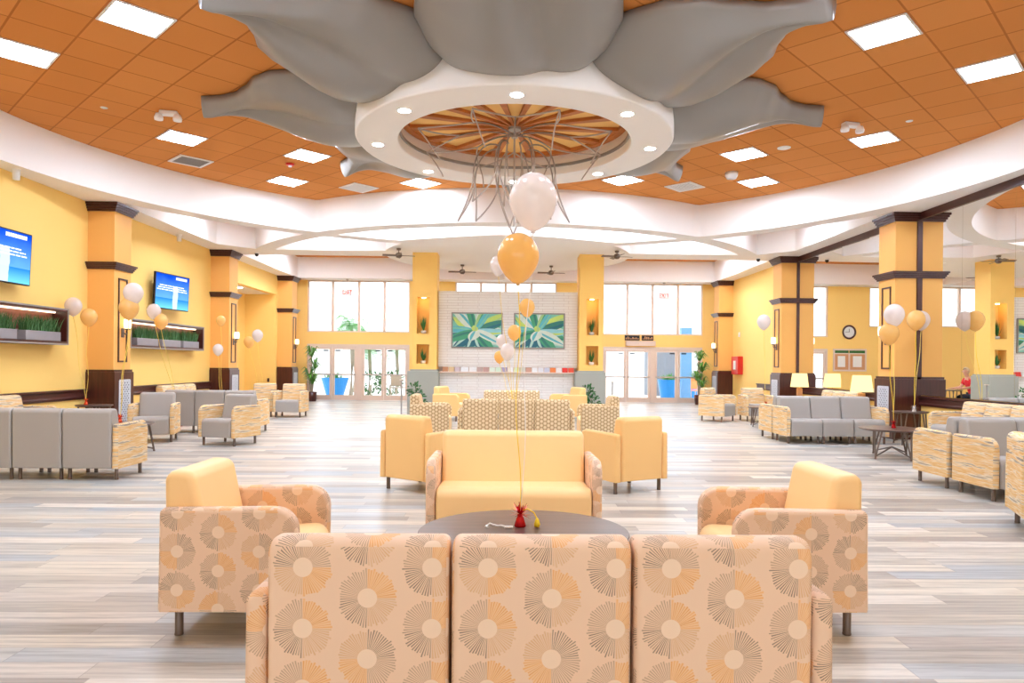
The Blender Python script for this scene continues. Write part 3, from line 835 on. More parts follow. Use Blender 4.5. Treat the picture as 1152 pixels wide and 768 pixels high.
table('coffee_table', (6.05, 16.3), 0.37, 0.45, (210, 290, 30, 120), 'small round walnut table among the far right armchairs')
table('end_table', (7.40, 12.70), 0.30, 0.60, (215, 305, 35, 125), 'taller round walnut end table beside the nearest right column')
table('end_table', (-7.30, 12.70), 0.30, 0.60, (215, 305, 35, 125), 'taller round walnut end table beside the nearest left column')
table('end_table', (7.60, 18.0), 0.26, 0.58, (215, 305, 35, 125), 'walnut end table under the farther lit lamp')
table('end_table', (7.60, 14.85), 0.26, 0.58, (215, 305, 35, 125), 'walnut end table under the nearer lit lamp')
for y, wh in ((18.0, 'farther'), (14.85, 'nearer')):
    e = empty('table_lamp', (7.60, y, 0.58), 0, '%s lit table lamp with pale shade along the mirror' % wh, 'lamp', 'table lamps along the mirror')
    bm = bmesh.new(); bx(bm, -0.075, 0.075, -0.075, 0.075, 0, 0.02, 0.006); bx(bm, -0.06, 0.06, -0.06, 0.06, 0.02, 0.26, 0.015); lathe(bm, [(0.012, 0.26), (0.012, 0.34)], 10); finish('base', bm, M['cork'], e)
    bm = bmesh.new()
    R0, R1 = 0.19, 0.155
    a = [bm.verts.new((x*R0, yy*R0*0.85, 0.29)) for x, yy in ((-1, -1), (1, -1), (1, 1), (-1, 1))]; b = [bm.verts.new((x*R1, yy*R1*0.85, 0.64)) for x, yy in ((-1, -1), (1, -1), (1, 1), (-1, 1))]
    for k in range(4): bm.faces.new((a[k], a[(k+1) % 4], b[(k+1) % 4], b[k]))
    es = [ed for ed in bm.edges if abs(ed.verts[0].co.z-ed.verts[1].co.z) > 0.1]
    bmesh.ops.bevel(bm, geom=es, offset=0.04, segments=3, affect='EDGES')
    finish('lamp_shade', bm, M['shade'], e)

# ------------------------------------------------------------------ balloons
def weight(loc, mat, label, h=0.085):
    e = empty('balloon_weight', loc, 0, label, 'balloon weight', 'foil balloon weights')
    bm = bmesh.new()
    lathe(bm, [(0.032, 0.0), (0.036, 0.004), (0.022, h*0.6), (0.014, h*0.75), (0.02, h*0.85), (0, h*0.86)], 16)
    finish('foil_wrap', bm, mat, e, smooth=True)
    bm = bmesh.new(); rr = random.Random(int(loc[0]*1000))
    for k in range(60):
        a = rr.uniform(0, 2*PI); el = rr.uniform(-0.35, 1.2); L = rr.uniform(0.045, 0.085)
        d = Vector((math.cos(a)*math.cos(el), math.sin(a)*math.cos(el), math.sin(el))); s = Vector((-math.sin(a), math.cos(a), 0))*0.007
        p = Vector((0, 0, h*0.85)); q = p+d*L
        v = [bm.verts.new(p+s), bm.verts.new(p-s), bm.verts.new(q-s*0.3+Vector((0, 0, -0.006))), bm.verts.new(q+s*0.3+Vector((0, 0, -0.006)))]
        bm.faces.new(v)
    finish('foil_tassel', bm, mat, e)
    return e
def balloon(top, tie, mat, label, r=0.135, group='pearl balloons', rib=True, ribm=None):
    x, y, z = top
    e = empty('balloon', (x, y, z-r*1.32), 0, label, 'balloon', group)
    prof = []
    for k in range(0, 21):
        t = PI*k/20
        c = -math.cos(t); s = math.sin(t)
        zz = c*r*1.12 if c > 0 else c*r*1.30
        rad = r*s*(1.0 if c > 0 else (1-0.22*(-c)**1.5))
        prof.append((max(rad, 0.0 if k in (0, 20) else 0.004), zz+r*1.32))
    bm = bmesh.new(); lathe(bm, prof, 28); finish('bulb', bm, mat, e, smooth=True)
    bm = bmesh.new(); lathe(bm, [(0.0, 0.025), (0.006, 0.02), (0.004, 0.008), (0.015, -0.006), (0, -0.002)], 10); finish('knot', bm, mat, e, smooth=True)
    if rib:
        d = Vector(tie)-Vector((x, y, z-r*1.32))
        pts = []
        ph = random.uniform(0, 6)
        for k in range(15):
            t = k/14
            sag = math.sin(PI*t)*0.02
            pts.append(d*t+Vector((math.sin(ph+t*7)*sag, math.cos(ph+t*5)*sag, 0)))
        bm = bmesh.new(); tube(bm, pts, 0.0045 if y > 5 else 0.0026, 5); finish('ribbon', bm, ribm or M['ribbon'], e, smooth=True)
    return e
W, G = M['bal_white'], M['bal_gold']
t0 = (0.102, 4.12, 0.53)
weight((0.102, 4.12, 0.45), M['redfoil'], 'red foil balloon weight on the walnut table behind the sunburst sofa')
balloon((0.158, 4.02, 2.335), t0, W, 'large pearl white balloon hanging topmost below the metal chandelier', 0.137, ribm=M['whitefoil'])
balloon((0.074, 3.98, 2.005), t0, G, 'large pearl gold balloon just below the big white balloon', 0.118, ribm=M['yellowfoil'])
e = empty('ribbon_curl', (0.03, 4.07, 0.45), 0, 'curled white ribbon lying left of the red weight', 'ribbon')
bm = bmesh.new(); tube(bm, [(0.03, 0, 0.006), (-0.005, 0.0, 0.008), (-0.04, 0.012, 0.014), (-0.06, 0.03, 0.008), (-0.085, 0.02, 0.016), (-0.105, 0.035, 0.02), (-0.13, 0.02, 0.006), (-0.115, 0.0, 0.006)], 0.005, 6); finish('strand', bm, M['whitefoil'], e, smooth=True)
bm = bmesh.new(); bx(bm, -0.02, 0.03, -0.01, 0.012, 0.0, 0.014, 0.005); finish('tag_end', bm, M['whitefoil'], e)
e = empty('ribbon_tail', (0.20, 4.10, 0.45), 0, 'yellow ribbon tail with bulb right of the red weight', 'ribbon')
bm = bmesh.new(); lathe(bm, [(0, 0), (0.016, 0.004), (0.018, 0.02), (0.010, 0.045), (0.004, 0.055)], 12); finish('bulb', bm, M['yellowfoil'], e, smooth=True)
bm = bmesh.new(); tube(bm, [(0, 0, 0.05), (-0.02, 0.005, 0.085), (-0.055, 0.01, 0.105), (-0.085, 0.015, 0.095)], 0.004, 6); finish('strand', bm, M['yellowfoil'], e, smooth=True)
# balloons over the second table
t2 = (0.19, 12.95, 0.53)
weight((0.19, 12.95, 0.45), M['redfoil'], 'foil balloon weight on the table hidden behind the hexagon sofa')
balloon((0.40, 12.6, 2.41), t2, G, 'pearl gold balloon in front of the right agave picture', 0.14)
balloon((0.185, 13.1, 1.985), t2, G, 'pearl gold balloon between the two agave pictures', 0.125)
balloon((-0.045, 13.3, 1.825), t2, W, 'small pearl white balloon at the lower right corner of the left picture', 0.11)
balloon((0.055, 12.7, 1.62), t2, W, 'larger pearl white balloon hanging below the picture gap', 0.13)
balloon((-0.09, 13.3, 1.53), t2, G, 'lowest pearl gold balloon above the magazine ledge', 0.10)
balloon((-0.115, 12.4, 3.13), t2, W, 'high pearl white balloon partly behind the big gold balloon', 0.15)
# left balloons
weight((-5.83, 10.82, 0.45), M['orangefoil'], 'orange red weight on the small left table')
weight((-7.40, 12.62, 0.60), M['orangefoil'], 'orange red weight on the end table by the left column')
tA = (-7.40, 12.62, 0.68); tB = (-5.83, 10.82, 0.53)
balloon((-7.72, 12.76, 2.36), tA, W, 'pearl white balloon beside the end of the first planter box', 0.14)
balloon((-7.36, 12.62, 2.16), tA, G, 'pearl gold balloon just left of the nearest left column', 0.135)
balloon((-5.635, 10.8, 2.42), tB, W, 'pearl white balloon before the sconce of the nearest left column', 0.14)
balloon((-5.70, 10.8, 2.19), tB, G, 'pearl gold balloon below the white one at the nearest left column', 0.14)
tC = (-6.9, 15.2, 0.5)
weight((-6.9, 15.2, 0.0), M['orangefoil'], 'weight standing on the floor behind the left armchairs')
balloon((-6.90, 14.0, 2.37), (-6.9, 15.2, 0.08), W, 'pearl white balloon in front of the second screen', 0.13)
balloon((-6.78, 14.05, 2.18), (-6.9, 15.2, 0.08), G, 'pearl gold balloon in front of the second planter box', 0.13)
weight((-6.95, 17.6, 0.0), M['yellowfoil'], 'yellow weight on the floor before the middle left column')
balloon((-6.87, 17.2, 2.38), (-6.95, 17.6, 0.08), G, 'pearl gold balloon left of the middle left column shaft', 0.11)
balloon((-6.93, 17.2, 1.68), (-6.95, 17.6, 0.08), W, 'pearl white balloon above the middle left column base', 0.12)
weight((-6.4, 19.0, 0.0), M['yellowfoil'], 'yellow weight on the floor by the left recess')
balloon((-6.33, 18.2, 2.07), (-6.4, 19.0, 0.08), W, 'pearl white balloon right of the middle left sconce', 0.135)
balloon((-6.55, 18.2, 1.90), (-6.4, 19.0, 0.08), G, 'pearl gold balloon low beside the left recess', 0.125)
# right balloons
weight((6.10, 10.92, 0.45), M['redfoil'], 'red foil weight on the oval right coffee table')
tR = (6.10, 10.92, 0.53); tS = (7.42, 12.62, 0.68)
balloon((6.08, 10.9, 2.22), tR, W, 'pearl white balloon before the nearest right column', 0.15)
balloon((6.03, 10.95, 1.93), tR, G, 'pearl gold balloon below the white one at the right column', 0.145, ribm=M['yellowfoil'])
weight((7.42, 12.62, 0.60), M['whitefoil'], 'white foil weight on the end table at the right column', 0.07)
balloon((7.50, 12.72, 2.27), tS, G, 'pearl gold balloon touching the mirror edge strip', 0.155, ribm=M['yellowfoil'])
balloon((7.64, 12.8, 2.27), tS, W, 'pearl white balloon half hidden behind the gold one by the mirror', 0.15)
weight((6.08, 16.25, 0.45), M['orangefoil'], 'orange weight on the small far right table')
balloon((6.03, 16.3, 2.43), (6.08, 16.25, 0.53), W, 'pale white balloon before the bright far right wall', 0.15)

# ------------------------------------------------------------------ ceiling ornament
RZ = 4.51; RIN, ROUT = 1.64, 2.23
e = empty('ceiling_medallion', (CX+0.05, CY, RZ), 0, 'white ring with eight grey leaf petals below the tile ceiling', 'ceiling ornament')
seg = 128
bm = bmesh.new()
prof = [(RIN, 0.02), (RIN+0.02, 0.0), (ROUT-0.03, 0.0), (ROUT, 0.03), (ROUT, CZ-RZ-0.01), (RIN+0.0, CZ-RZ-0.01), (RIN, 0.02)]
rings = [[bm.verts.new((r*math.cos(2*PI*i/seg), r*math.sin(2*PI*i/seg), z)) for i in range(seg)] for r, z in prof[:-1]]
rings.append(rings[0])
for A, B in zip(rings, rings[1:]):
    for i in range(seg): bm.faces.new((A[i], A[(i+1) % seg], B[(i+1) % seg], B[i]))
ring = finish('ring', bm, M['plaster'], e, smooth=True, wn=True)
bm = bmesh.new()
prof = [(RIN-0.03, 0.13), (RIN-0.03, 0.17), (RIN, 0.17), (RIN, 0.13)]
rings = [[bm.verts.new((r*math.cos(2*PI*i/seg), r*math.sin(2*PI*i/seg), z)) for i in range(seg)] for r, z in prof]
rings.append(rings[0])
for A, B in zip(rings, rings[1:]):
    for i in range(seg): bm.faces.new((A[i], A[(i+1) % seg], B[(i+1) % seg], B[i]))
finish('inner_ledge', bm, M['petal'], e)
bm = bmesh.new(); lathe(bm, [(0.0, 0.30), (0.3, 0.31), (RIN-0.005, 0.38), (RIN-0.005, 0.44), (0, 0.40)], 64)
d_ = finish('dome_panel', bm, plain('pale_gold_panel', (246, 196, 112), 0.6, var=0.08, scale=3), e); d_['label'] = 'pale gold panelled dome inside the ring'
def ribm(mat_name, cnt, ofs, w0, w1, drop):
    for k in range(cnt):
        a = 2*PI*k/cnt+ofs
        bm = bmesh.new()
        d = Vector((math.cos(a), math.sin(a), 0)); t = Vector((-d.y, d.x, 0))
        p0, p1 = d*0.10, d*(RIN-0.06)
        z0, z1 = 0.305, 0.372
        vs = []
        for p, z, w in ((p0, z0, w0), (p1, z1, w1)):
            for s_, dz in ((-1, 0), (1, 0), (1, -drop), (-1, -drop)):
                q = p+t*(w*s_); vs.append(bm.verts.new((q.x, q.y, z+dz+0.004)))
        for q in ((0, 1, 5, 4), (1, 2, 6, 5), (2, 3, 7, 6), (3, 0, 4, 7), (0, 1, 2, 3), (4, 5, 6, 7)): bm.faces.new([vs[i] for i in q])
        finish('dome_rib', bm, M[mat_name], e)
M['ribwood'] = wood_mat('caramel_wood_rib', (176, 98, 40), (200, 122, 58), 0.5, along=0)
ribm('ribwood', 16, PI/16, 0.012, 0.075, 0.05)
bm = bmesh.new()
prof = [(RIN-0.10, 0.315), (RIN-0.10, 0.38), (RIN, 0.38), (RIN, 0.315)]
rings = [[bm.verts.new((r*math.cos(2*PI*i/seg), r*math.sin(2*PI*i/seg), z)) for i in range(seg)] for r, z in prof]
rings.append(rings[0])
for A, B in zip(rings, rings[1:]):
    for i in range(seg): bm.faces.new((A[i], A[(i+1) % seg], B[(i+1) % seg], B[i]))
finish('dome_rim', bm, M['ribwood'], e)

def petal():
    """leaf shaped shell along +X from the ring, wavy underside, tip at 4.3 m"""
    bm = bmesh.new()
    NU, NV = 44, 32
    r0, r1 = ROUT-0.32, 4.42
    def wid(u):
        ks = [(0, 0.84), (0.10, 0.98), (0.22, 1.08), (0.34, 1.10), (0.48, 1.04), (0.60, 0.84), (0.70, 0.50), (0.79, 0.26), (0.89, 0.14), (1, 0.10)]
        for (a, p), (b, q) in zip(ks, ks[1:]):
            if u <= b:
                t = (u-a)/(b-a); t = t*t*(3-2*t)*0.4+t*0.6
                return p+(q-p)*t
        return ks[-1][1]
    def zc(u, v):
        # belly hangs low near the ring, sweeps up to the tip just under the tiles
        tt = max(0.0, min(1.0, (u-0.72)/0.28)); belly = 0.42*math.exp(-((u-0.22)/0.40)**2)+0.06*math.exp(-((u-0.7)/0.2)**2)+0.17*tt*tt*(3-2*tt)
        z = CZ-RZ-0.10-belly*(1-abs(v)**(4.6-2.9*max(0.0, min(1.0, (u-0.2)/0.4))))
        w = max(0.0, math.sin(PI*min(1, u*1.05)))
        z -= 0.075*w*math.cos(v*PI*1.5+u*3.4)*(1-v*v)
        # raised crease that runs from one edge to the tip
        cr = v-0.45*(1-u)**1.2+0.1
        z += 0.07*w*math.exp(-(cr/0.13)**2)
        return z
    low, hi = [], []
    for iu in range(NU+1):
        u = iu/NU; r = r0+(r1-r0)*u; w = wid(u)
        a, b = [], []
        for iv in range(NV+1):
            v = -1+2*iv/NV
            y = w*math.sin(v*PI/2)*0.15+w*v*0.85
            vv = v
            xr = r-(0.10*v*v*(1-u) if u < 0.5 else 0)
            a.append(bm.verts.new((xr, y, zc(u, vv))))
            b.append(bm.verts.new((xr, y, CZ-RZ-0.012)))
        low.append(a); hi.append(b)
    for iu in range(NU):
        for iv in range(NV):
            bm.faces.new((low[iu][iv], low[iu][iv+1], low[iu+1][iv+1], low[iu+1][iv]))
            bm.faces.new((hi[iu][iv], hi[iu+1][iv], hi[iu+1][iv+1], hi[iu][iv+1]))
        for k in (0, NV):
            bm.faces.new((low[iu][k], low[iu+1][k], hi[iu+1][k], hi[iu][k]))
    for k in (0, NU):
        for iv in range(NV): bm.faces.new((low[k][iv], low[k][iv+1], hi[k][iv+1], hi[k][iv]))
    return bm
pm = finish('petal', petal(), M['petal'], e, smooth=True)
pm['label'] = 'satin grey leaf petal'
for k in range(1, 8):
    c = pm.copy(); COL.objects.link(c); c.parent = e; c.rotation_euler = (0, 0, 2*PI*k/8)
for k in range(8):
    a = 2*PI*k/8; x, y = 1.95*math.cos(a), 1.95*math.sin(a)
    bm = bmesh.new(); lathe(bm, [(0.0, -0.004), (0.075, -0.004), (0.075, 0.004), (0.0, 0.004)], 20, (x, y, -0.002)); d_ = finish('downlight', bm, M['downlight'], e)
    bm = bmesh.new()
    A = []
    for r, z in ((0.078, -0.006), (0.098, -0.006), (0.098, 0.002), (0.078, 0.002)): A.append([bm.verts.new((x+r*math.cos(2*PI*i/24), y+r*math.sin(2*PI*i/24), z)) for i in range(24)])
    A.append(A[0])
    for P, Q in zip(A, A[1:]):
        for i in range(24): bm.faces.new((P[i], P[(i+1) % 24], Q[(i+1) % 24], Q[i]))
    finish('trim_ring', bm, M['white'], d_)

# rod chandelier -------------------------------------------------------
e = empty('chandelier', (CX+0.05, CY, 4.79), 0, 'open chandelier of bent metal rods hanging inside the white ring', 'chandelier')
bm = bmesh.new(); tube(bm, [(0, 0, 0.0), (0, 0, -1.42)], 0.014, 10); lathe(bm, [(0.0, -0.05), (0.09, -0.05), (0.09, 0.0), (0.0, 0.0)], 20); lathe(bm, [(0.0, -0.16), (0.045, -0.16), (0.045, -0.09), (0, -0.09)], 16); finish('stem', bm, M['rod'], e)
def P(r, a, z): return Vector((r*math.cos(a), r*math.sin(a), z))
def bez(p, n=9):
    out = []
    for k in range(n):
        t = k/(n-1); q = [Vector(v) for v in p]
        while len(q) > 1: q = [q[i].lerp(q[i+1], t) for i in range(len(q)-1)]
        out.append(q[0])
    return out
NP = 8
for k in range(NP):
    a = 2*PI*k/NP+PI/NP; h = PI/NP
    bm = bmesh.new()      # upper star petal
    tip = P(1.42, a, -0.22)
    for s_ in (-1, 1):
        m = P(0.78, a+s_*h, -0.13)
        tube(bm, bez([P(0.05, a+s_*h, -0.12), P(0.4, a+s_*h, -0.03), m]), 0.011, 6)
        tube(bm, bez([m, P(1.05, a+s_*h*0.55, -0.2), tip]), 0.011, 6)
    tube(bm, bez([tip, P(1.25, a, -0.40), P(1.12, a+0.04, -0.62)]), 0.010, 6)
    finish('upper_petal_rods', bm, M['rod'], e, smooth=True)
for k in range(NP):
    a = 2*PI*k/NP; h = PI/NP
    bm = bmesh.new()      # drooping petal outline
    zt = (-1.36, -1.20, -1.40, -1.24)[k % 4]
    tip = P(0.80, a, zt)
    for s_ in (-1, 1):
        m = P(0.62, a+s_*h, -0.72)
        tube(bm, bez([P(0.22, a+s_*h, -0.30), P(0.42, a+s_*h, -0.24), P(0.60, a+s_*h, -0.40), m]), 0.011, 6)
        tube(bm, bez([m, P(0.60, a+s_*h*0.85, -0.95), tip]), 0.012, 6)
    finish('drooping_petal_rods', bm, M['rod'], e, smooth=True)
for k in range(4):
    a = 2*PI*k/4+PI/NP; h = PI/4
    bm = bmesh.new()      # inner cup
    tip = P(0.15, a, -1.42 if k % 2 else -1.15)
    for s_ in (-1, 1):
        tube(bm, bez([P(0.20, a+s_*h, -0.16), P(0.34, a+s_*h, -0.3), P(0.36, a+s_*h, -0.8), tip]), 0.010, 6)
    finish('inner_petal_rods', bm, M['rod'], e, smooth=True)

# ceiling light panels -------------------------------------------------
def uvpos(u, v): return (CX+(u-v)/math.sqrt(2)*TILE, CY+(u+v)/math.sqrt(2)*TILE)
def panel_src(label, u, v):
    x, y = uvpos(u, v)
    e = empty('ceiling_light', (x, y, CZ), PI/4, label, 'ceiling light', 'square ceiling light panels')
    h = TILE/2-0.012
    bm = bmesh.new()
    for a, b, c, d in ((-h, h, -h, -h+0.028), (-h, h, h-0.028, h), (-h, -h+0.028, -h+0.028, h-0.028), (h-0.028, h, -h+0.028, h-0.028)): bx(bm, a, b, c, d, -0.014, -0.001)
    finish('frame', bm, M['white'], e)
    bm = bmesh.new(); bx(bm, -h+0.028, h-0.028, -h+0.028, h-0.028, -0.009, -0.001); finish('diffuser', bm, M['panel_light'], e)
    return e
PL = [(-7, 2, 'ceiling light panel at upper left, right beside the near left petal tip'), (-8, 5, 'ceiling light panel cut by the left picture edge'), (-4, 8, 'ceiling light panel above the grey vent at left'),
      (-1, 7, 'ceiling light panel near the red strobe, the nearer of that pair'), (0, 10, 'ceiling light panel near the red strobe, the farther of that pair'), (3, 7, 'ceiling light panel half behind the ring at its left'),
      (2, -7, 'ceiling light panel at upper right, beside the near right petal tip'), (5, -8, 'ceiling light panel at the right picture edge'), (8, -5, 'ceiling light panel beside the twin emergency lamp at right'),
      (7, -2, 'ceiling light panel beside the round ceiling speaker'), (10, -1, 'ceiling light panel farthest along the right side of the ceiling'), (7, 2, 'ceiling light panel half behind the ring at its right')]
src = None
for u, v, lb in PL:
    if src is None: src = panel_src(lb, u, v)
    else:
        x, y = uvpos(u, v); dup(src, (x, y, CZ), PI/4, lb)
for u, v, lb in ((-2, -7, 'added unseen ceiling light panel overhead behind the near petal'), (-7, -2, 'added unseen ceiling light panel overhead left of the camera'), (-10, 1, 'added unseen ceiling light panel overhead at the far left side'),
                 (0, -10, 'added unseen ceiling light panel overhead right of the camera'), (-5, -8, 'added unseen ceiling light panel above the camera at right'), (-8, -5, 'added unseen ceiling light panel above the camera at left')):
    x, y = uvpos(u, v); dup(src, (x, y, CZ), PI/4, lb)  # out of view panels carrying on the pattern, added for lighting
for x, y, lb in ((-6.6, 16.6, 'added hidden ceiling light panel in the left corner opening'), (6.74, 16.6, 'added hidden ceiling light panel in the right corner opening'), (-4.6, 18.3, 'added hidden ceiling light panel in the left rear opening'), (4.74, 18.3, 'added hidden ceiling light panel in the right rear opening'),
                 (-5.6, 21.6, 'added hidden ceiling light panel before the left windows'), (5.74, 21.6, 'added hidden ceiling light panel before the right windows'), (-4.2, 22.6, 'added hidden ceiling light panel near the left rear fan'), (4.34, 22.6, 'added hidden ceiling light panel near the right rear fan'),
                 (0.07, 16.6, 'added hidden ceiling light panel in the middle of the lens shaped opening'), (-1.3, 16.5, 'added hidden ceiling light panel left of the middle in the lens shaped opening'), (1.44, 16.5, 'added hidden ceiling light panel right of the middle in the lens shaped opening'), (-2.6, 16.7, 'added hidden ceiling light panel at the left of the lens shaped opening'), (2.74, 16.7, 'added hidden ceiling light panel at the right of the lens shaped opening'),
                 (-6.6, 23.2, 'added hidden ceiling light panel before the far left window'), (6.74, 23.2, 'added hidden ceiling light panel before the far right window'), (-3.9, 20.9, 'added hidden ceiling light panel behind the left amber column'), (4.04, 20.9, 'added hidden ceiling light panel behind the right amber column')):
    dup(src, (x, y, CZ), 0, lb)  # extra panels hidden above the soffit, added to brighten the back

# vents, detectors and speakers
def vent(u, v, label, mat):
    x, y = uvpos(u, v)
    e = empty('ceiling_vent', (x, y, CZ), PI/4, label, 'vent', 'ceiling vents')
    h = TILE/2-0.02
    bm = bmesh.new()
    for a, b, c, d in ((-h, h, -h, -h+0.05), (-h, h, h-0.05, h), (-h, -h+0.05, -h+0.05, h-0.05), (h-0.05, h, -h+0.05, h-0.05)): bx(bm, a, b, c, d, -0.016, -0.001)
    finish('frame', bm, M['white'], e)
    bm = bmesh.new()
    for k in range(9):
        c = -h+0.08+k*(2*h-0.16)/8; bx(bm, -h+0.05, h-0.05, c-0.012, c+0.012, -0.014, -0.002)
    finish('louver', bm, mat, e)
    bm = bmesh.new(); bx(bm, -h+0.05, h-0.05, -h+0.05, h-0.05, -0.003, -0.001); finish('backing', bm, M['ventgrey'], e)
vent(-3, 10, 'dark grey return vent in the left of the tile ceiling', M['ventgrey'])
vent(2, 9, 'white supply vent by the left corner of the soffit', M['white']); vent(9, 1, 'white supply vent by the right corner of the soffit', M['white'])
def twin_lamp(x, y, lb):
    e = empty('emergency_light', (x, y, CZ), 0.2, lb, 'emergency light', 'twin head emergency lamps')
    bm = bmesh.new(); bx(bm, -0.13, 0.13, -0.06, 0.06, -0.07, 0, 0.02); finish('housing', bm, M['white'], e)
    for sg in (-1, 1):
        bm = bmesh.new(); lathe(bm, [(0.0, -0.16), (0.06, -0.155), (0.065, -0.12), (0.045, -0.06), (0.02, -0.05)], 18, (sg*0.13, -0.04, 0)); finish('lamp_head', bm, M['white'], e, smooth=True)
twin_lamp(-5.064, 10.67, 'twin head emergency lamp on the left of the tile ceiling'); twin_lamp(5.278, 10.718, 'twin head emergency lamp on the right of the tile ceiling')
def disc(name, x, y, r, h, mat, lb, cat, z=CZ):
    bm = bmesh.new(); lathe(bm, [(0.0, -h), (r*0.75, -h), (r, -h*0.5), (r, 0), (0, 0)], 24); tag(finish(name, bm, mat, smooth=True, wn=True, loc=(x, y, z)), lb, cat)
disc('sprinkler_cover', -5.967, 10.561, 0.05, 0.01, M['white'], 'small white sprinkler cover in the left tiles', 'sprinkler')
disc('sprinkler_cover', 6.119, 10.601, 0.05, 0.01, M['white'], 'small white sprinkler cover in the right tiles', 'sprinkler')
disc('ceiling_speaker', 4.757, 11.989, 0.11, 0.02, M['white'], 'round white ceiling speaker between the right petals and lights', 'speaker')
disc('smoke_detector', 4.37, 13.58, 0.12, 0.12, M['white'], 'white dome detector near the right rear light panels', 'detector')
e = empty('fire_strobe', (-4.08, 13.40, CZ), 0, 'red and white fire strobe between the left rear light panels', 'alarm')
bm = bmesh.new(); lathe(bm, [(0.0, -0.03), (0.075, -0.03), (0.08, 0), (0, 0)], 20); finish('base', bm, M['red'], e, smooth=True)
bm = bmesh.new(); bx(bm, -0.03, 0.03, -0.02, 0.02, -0.07, -0.03, 0.01); finish('lens', bm, M['white'], e)
for x, y, lb in ((-6.85, 19.57, 'black dome camera under the left end of the beam'), (7.03, 19.46, 'black dome camera under the right end of the beam')):
    e = empty('security_camera', (x, y, SZ), 0, lb, 'camera', 'dome cameras')
    bm = bmesh.new(); lathe(bm, [(0.0, -0.03), (0.06, -0.03), (0.065, 0), (0, 0)], 18); finish('mount', bm, M['white'], e, smooth=True)
    bm = bmesh.new(); lathe(bm, [(0.0, -0.11), (0.03, -0.10), (0.05, -0.06), (0.05, -0.03), (0, -0.03)], 18); finish('dome', bm, M['black'], e, smooth=True)
for x, y, lb in ((-7.75, 16.9, 'white cylinder sensor under the soffit above the second screen'), (-7.75, 11.3, 'white cylinder sensor under the soffit above the first screen')):
    bm = bmesh.new(); lathe(bm, [(0.0, -0.17), (0.05, -0.16), (0.055, -0.02), (0.065, 0), (0, 0)], 16); tag(finish('wall_sensor', bm, M['white'], smooth=True, loc=(x, y, SZ)), lb, 'sensor')
bm = bmesh.new(); lathe(bm, [(0.0, -0.006), (0.12, -0.006), (0.13, 0), (0, 0)], 24); tag(finish('downlight', bm, M['downlight'], loc=(-8.45, 22.5, 3.73)), 'round recessed downlight in the left recess ceiling', 'downlight')

# ceiling fans
def fan(x, y, z, top, ang, lb):
    e = empty('ceiling_fan', (x, y, z), ang, lb, 'ceiling fan', 'ceiling fans before the windows')
    bm = bmesh.new(); tube(bm, [(0, 0, 0.05), (0, 0, top-z)], 0.012, 8); lathe(bm, [(0.0, top-z-0.05), (0.05, top-z-0.05), (0.06, top-z-0.002), (0, top-z-0.002)], 16); finish('rod', bm, M['bronze'], e)
    bm = bmesh.new(); lathe(bm, [(0.0, -0.07), (0.05, -0.06), (0.085, -0.02), (0.085, 0.04), (0.05, 0.07), (0, 0.075)], 20); finish('motor', bm, M['bronze'], e, smooth=True)
    for k in range(4):
        a = PI/2*k
        bm = bmesh.new(); bx(bm, 0.08, 0.42, -0.055, 0.055, -0.006, 0.004, 0.003, 1)
        for v in bm.verts: v.co.z += v.co.y*0.25
        finish('blade', bm, M['bronze'], e, rot=(0, 0, a))
fan(-2.79, 18.55, 4.21, SZ, 0.2, 'ceiling fan left of the left amber column')
fan(2.95, 18.55, 4.25, SZ, 0.2, 'ceiling fan right of the right amber column')
fan(-1.30, 21.5, 4.18, SZ, 0.1, 'ceiling fan behind the partition at its left')
fan(1.41, 21.5, 4.18, SZ, 0.1, 'ceiling fan behind the partition at its right')

# ------------------------------------------------------------------ left wall: screens and planter boxes
def tv(y0, y1, z0, z1, x, yaw, tilt, lb):
    w, h = y1-y0, z1-z0
    e = empty('television', (x, (y0+y1)/2, (z0+z1)/2), 0, lb, 'television', 'wall televisions')
    e.rotation_euler = (0, tilt, yaw)
    bm = bmesh.new(); bx(bm, -0.05, 0.0, -w/2, w/2, -h/2, h/2, 0.006, 1); finish('bezel', bm, M['black'], e)
    bm = bmesh.new(); uvl = bm.loops.layers.uv.verify()
    b = 0.02; vs = [bm.verts.new((0.002, yy, zz)) for yy, zz in ((-w/2+b, -h/2+b), (w/2-b, -h/2+b), (w/2-b, h/2-b), (-w/2+b, h/2-b))]
    f = bm.faces.new(vs)
    for lp, u in zip(f.loops, ((0, 0), (1, 0), (1, 1), (0, 1))): lp[uvl].uv = u
    scr = finish('screen', bm, M['screen'], e); scr['label'] = 'lit screen with blue sea and sky'
    bm = bmesh.new()
    rr = random.Random(3)
    def bar(u0, u1, v, t):
        bx(bm, 0.003, 0.005, -w/2+w*u0, -w/2+w*u1, -h/2+h*v-t, -h/2+h*v+t)
    u = 0.58
    while u < 0.9:
        l = rr.uniform(0.02, 0.035); bar(u, u+l, 0.90, 0.03); u += l+0.008
    for v, a, b2 in ((0.66, 0.12, 0.84), (0.60, 0.08, 0.90), (0.54, 0.05, 0.92)):
        u = a
        while u < b2:
            l = rr.uniform(0.04, 0.12); bar(u, min(u+l, b2), v, 0.011); u += l+0.015
    finish('screen_lettering', bm, M['glyph'], e)
    bm = bmesh.new(); bx(bm, XL-x+0.006, -0.05, -0.12, 0.12, -0.12, 0.12)
    finish('wall_bracket', bm, M['black'], e)
tv(10.12, 11.62, 2.585, 3.42, XL+0.24, 0.02, 0.04, 'wall screen at the left edge above the first planter box')
tv(15.82, 17.16, 2.575, 3.39, XL+0.24, -0.12, 0.04, 'wall screen above the second planter box')
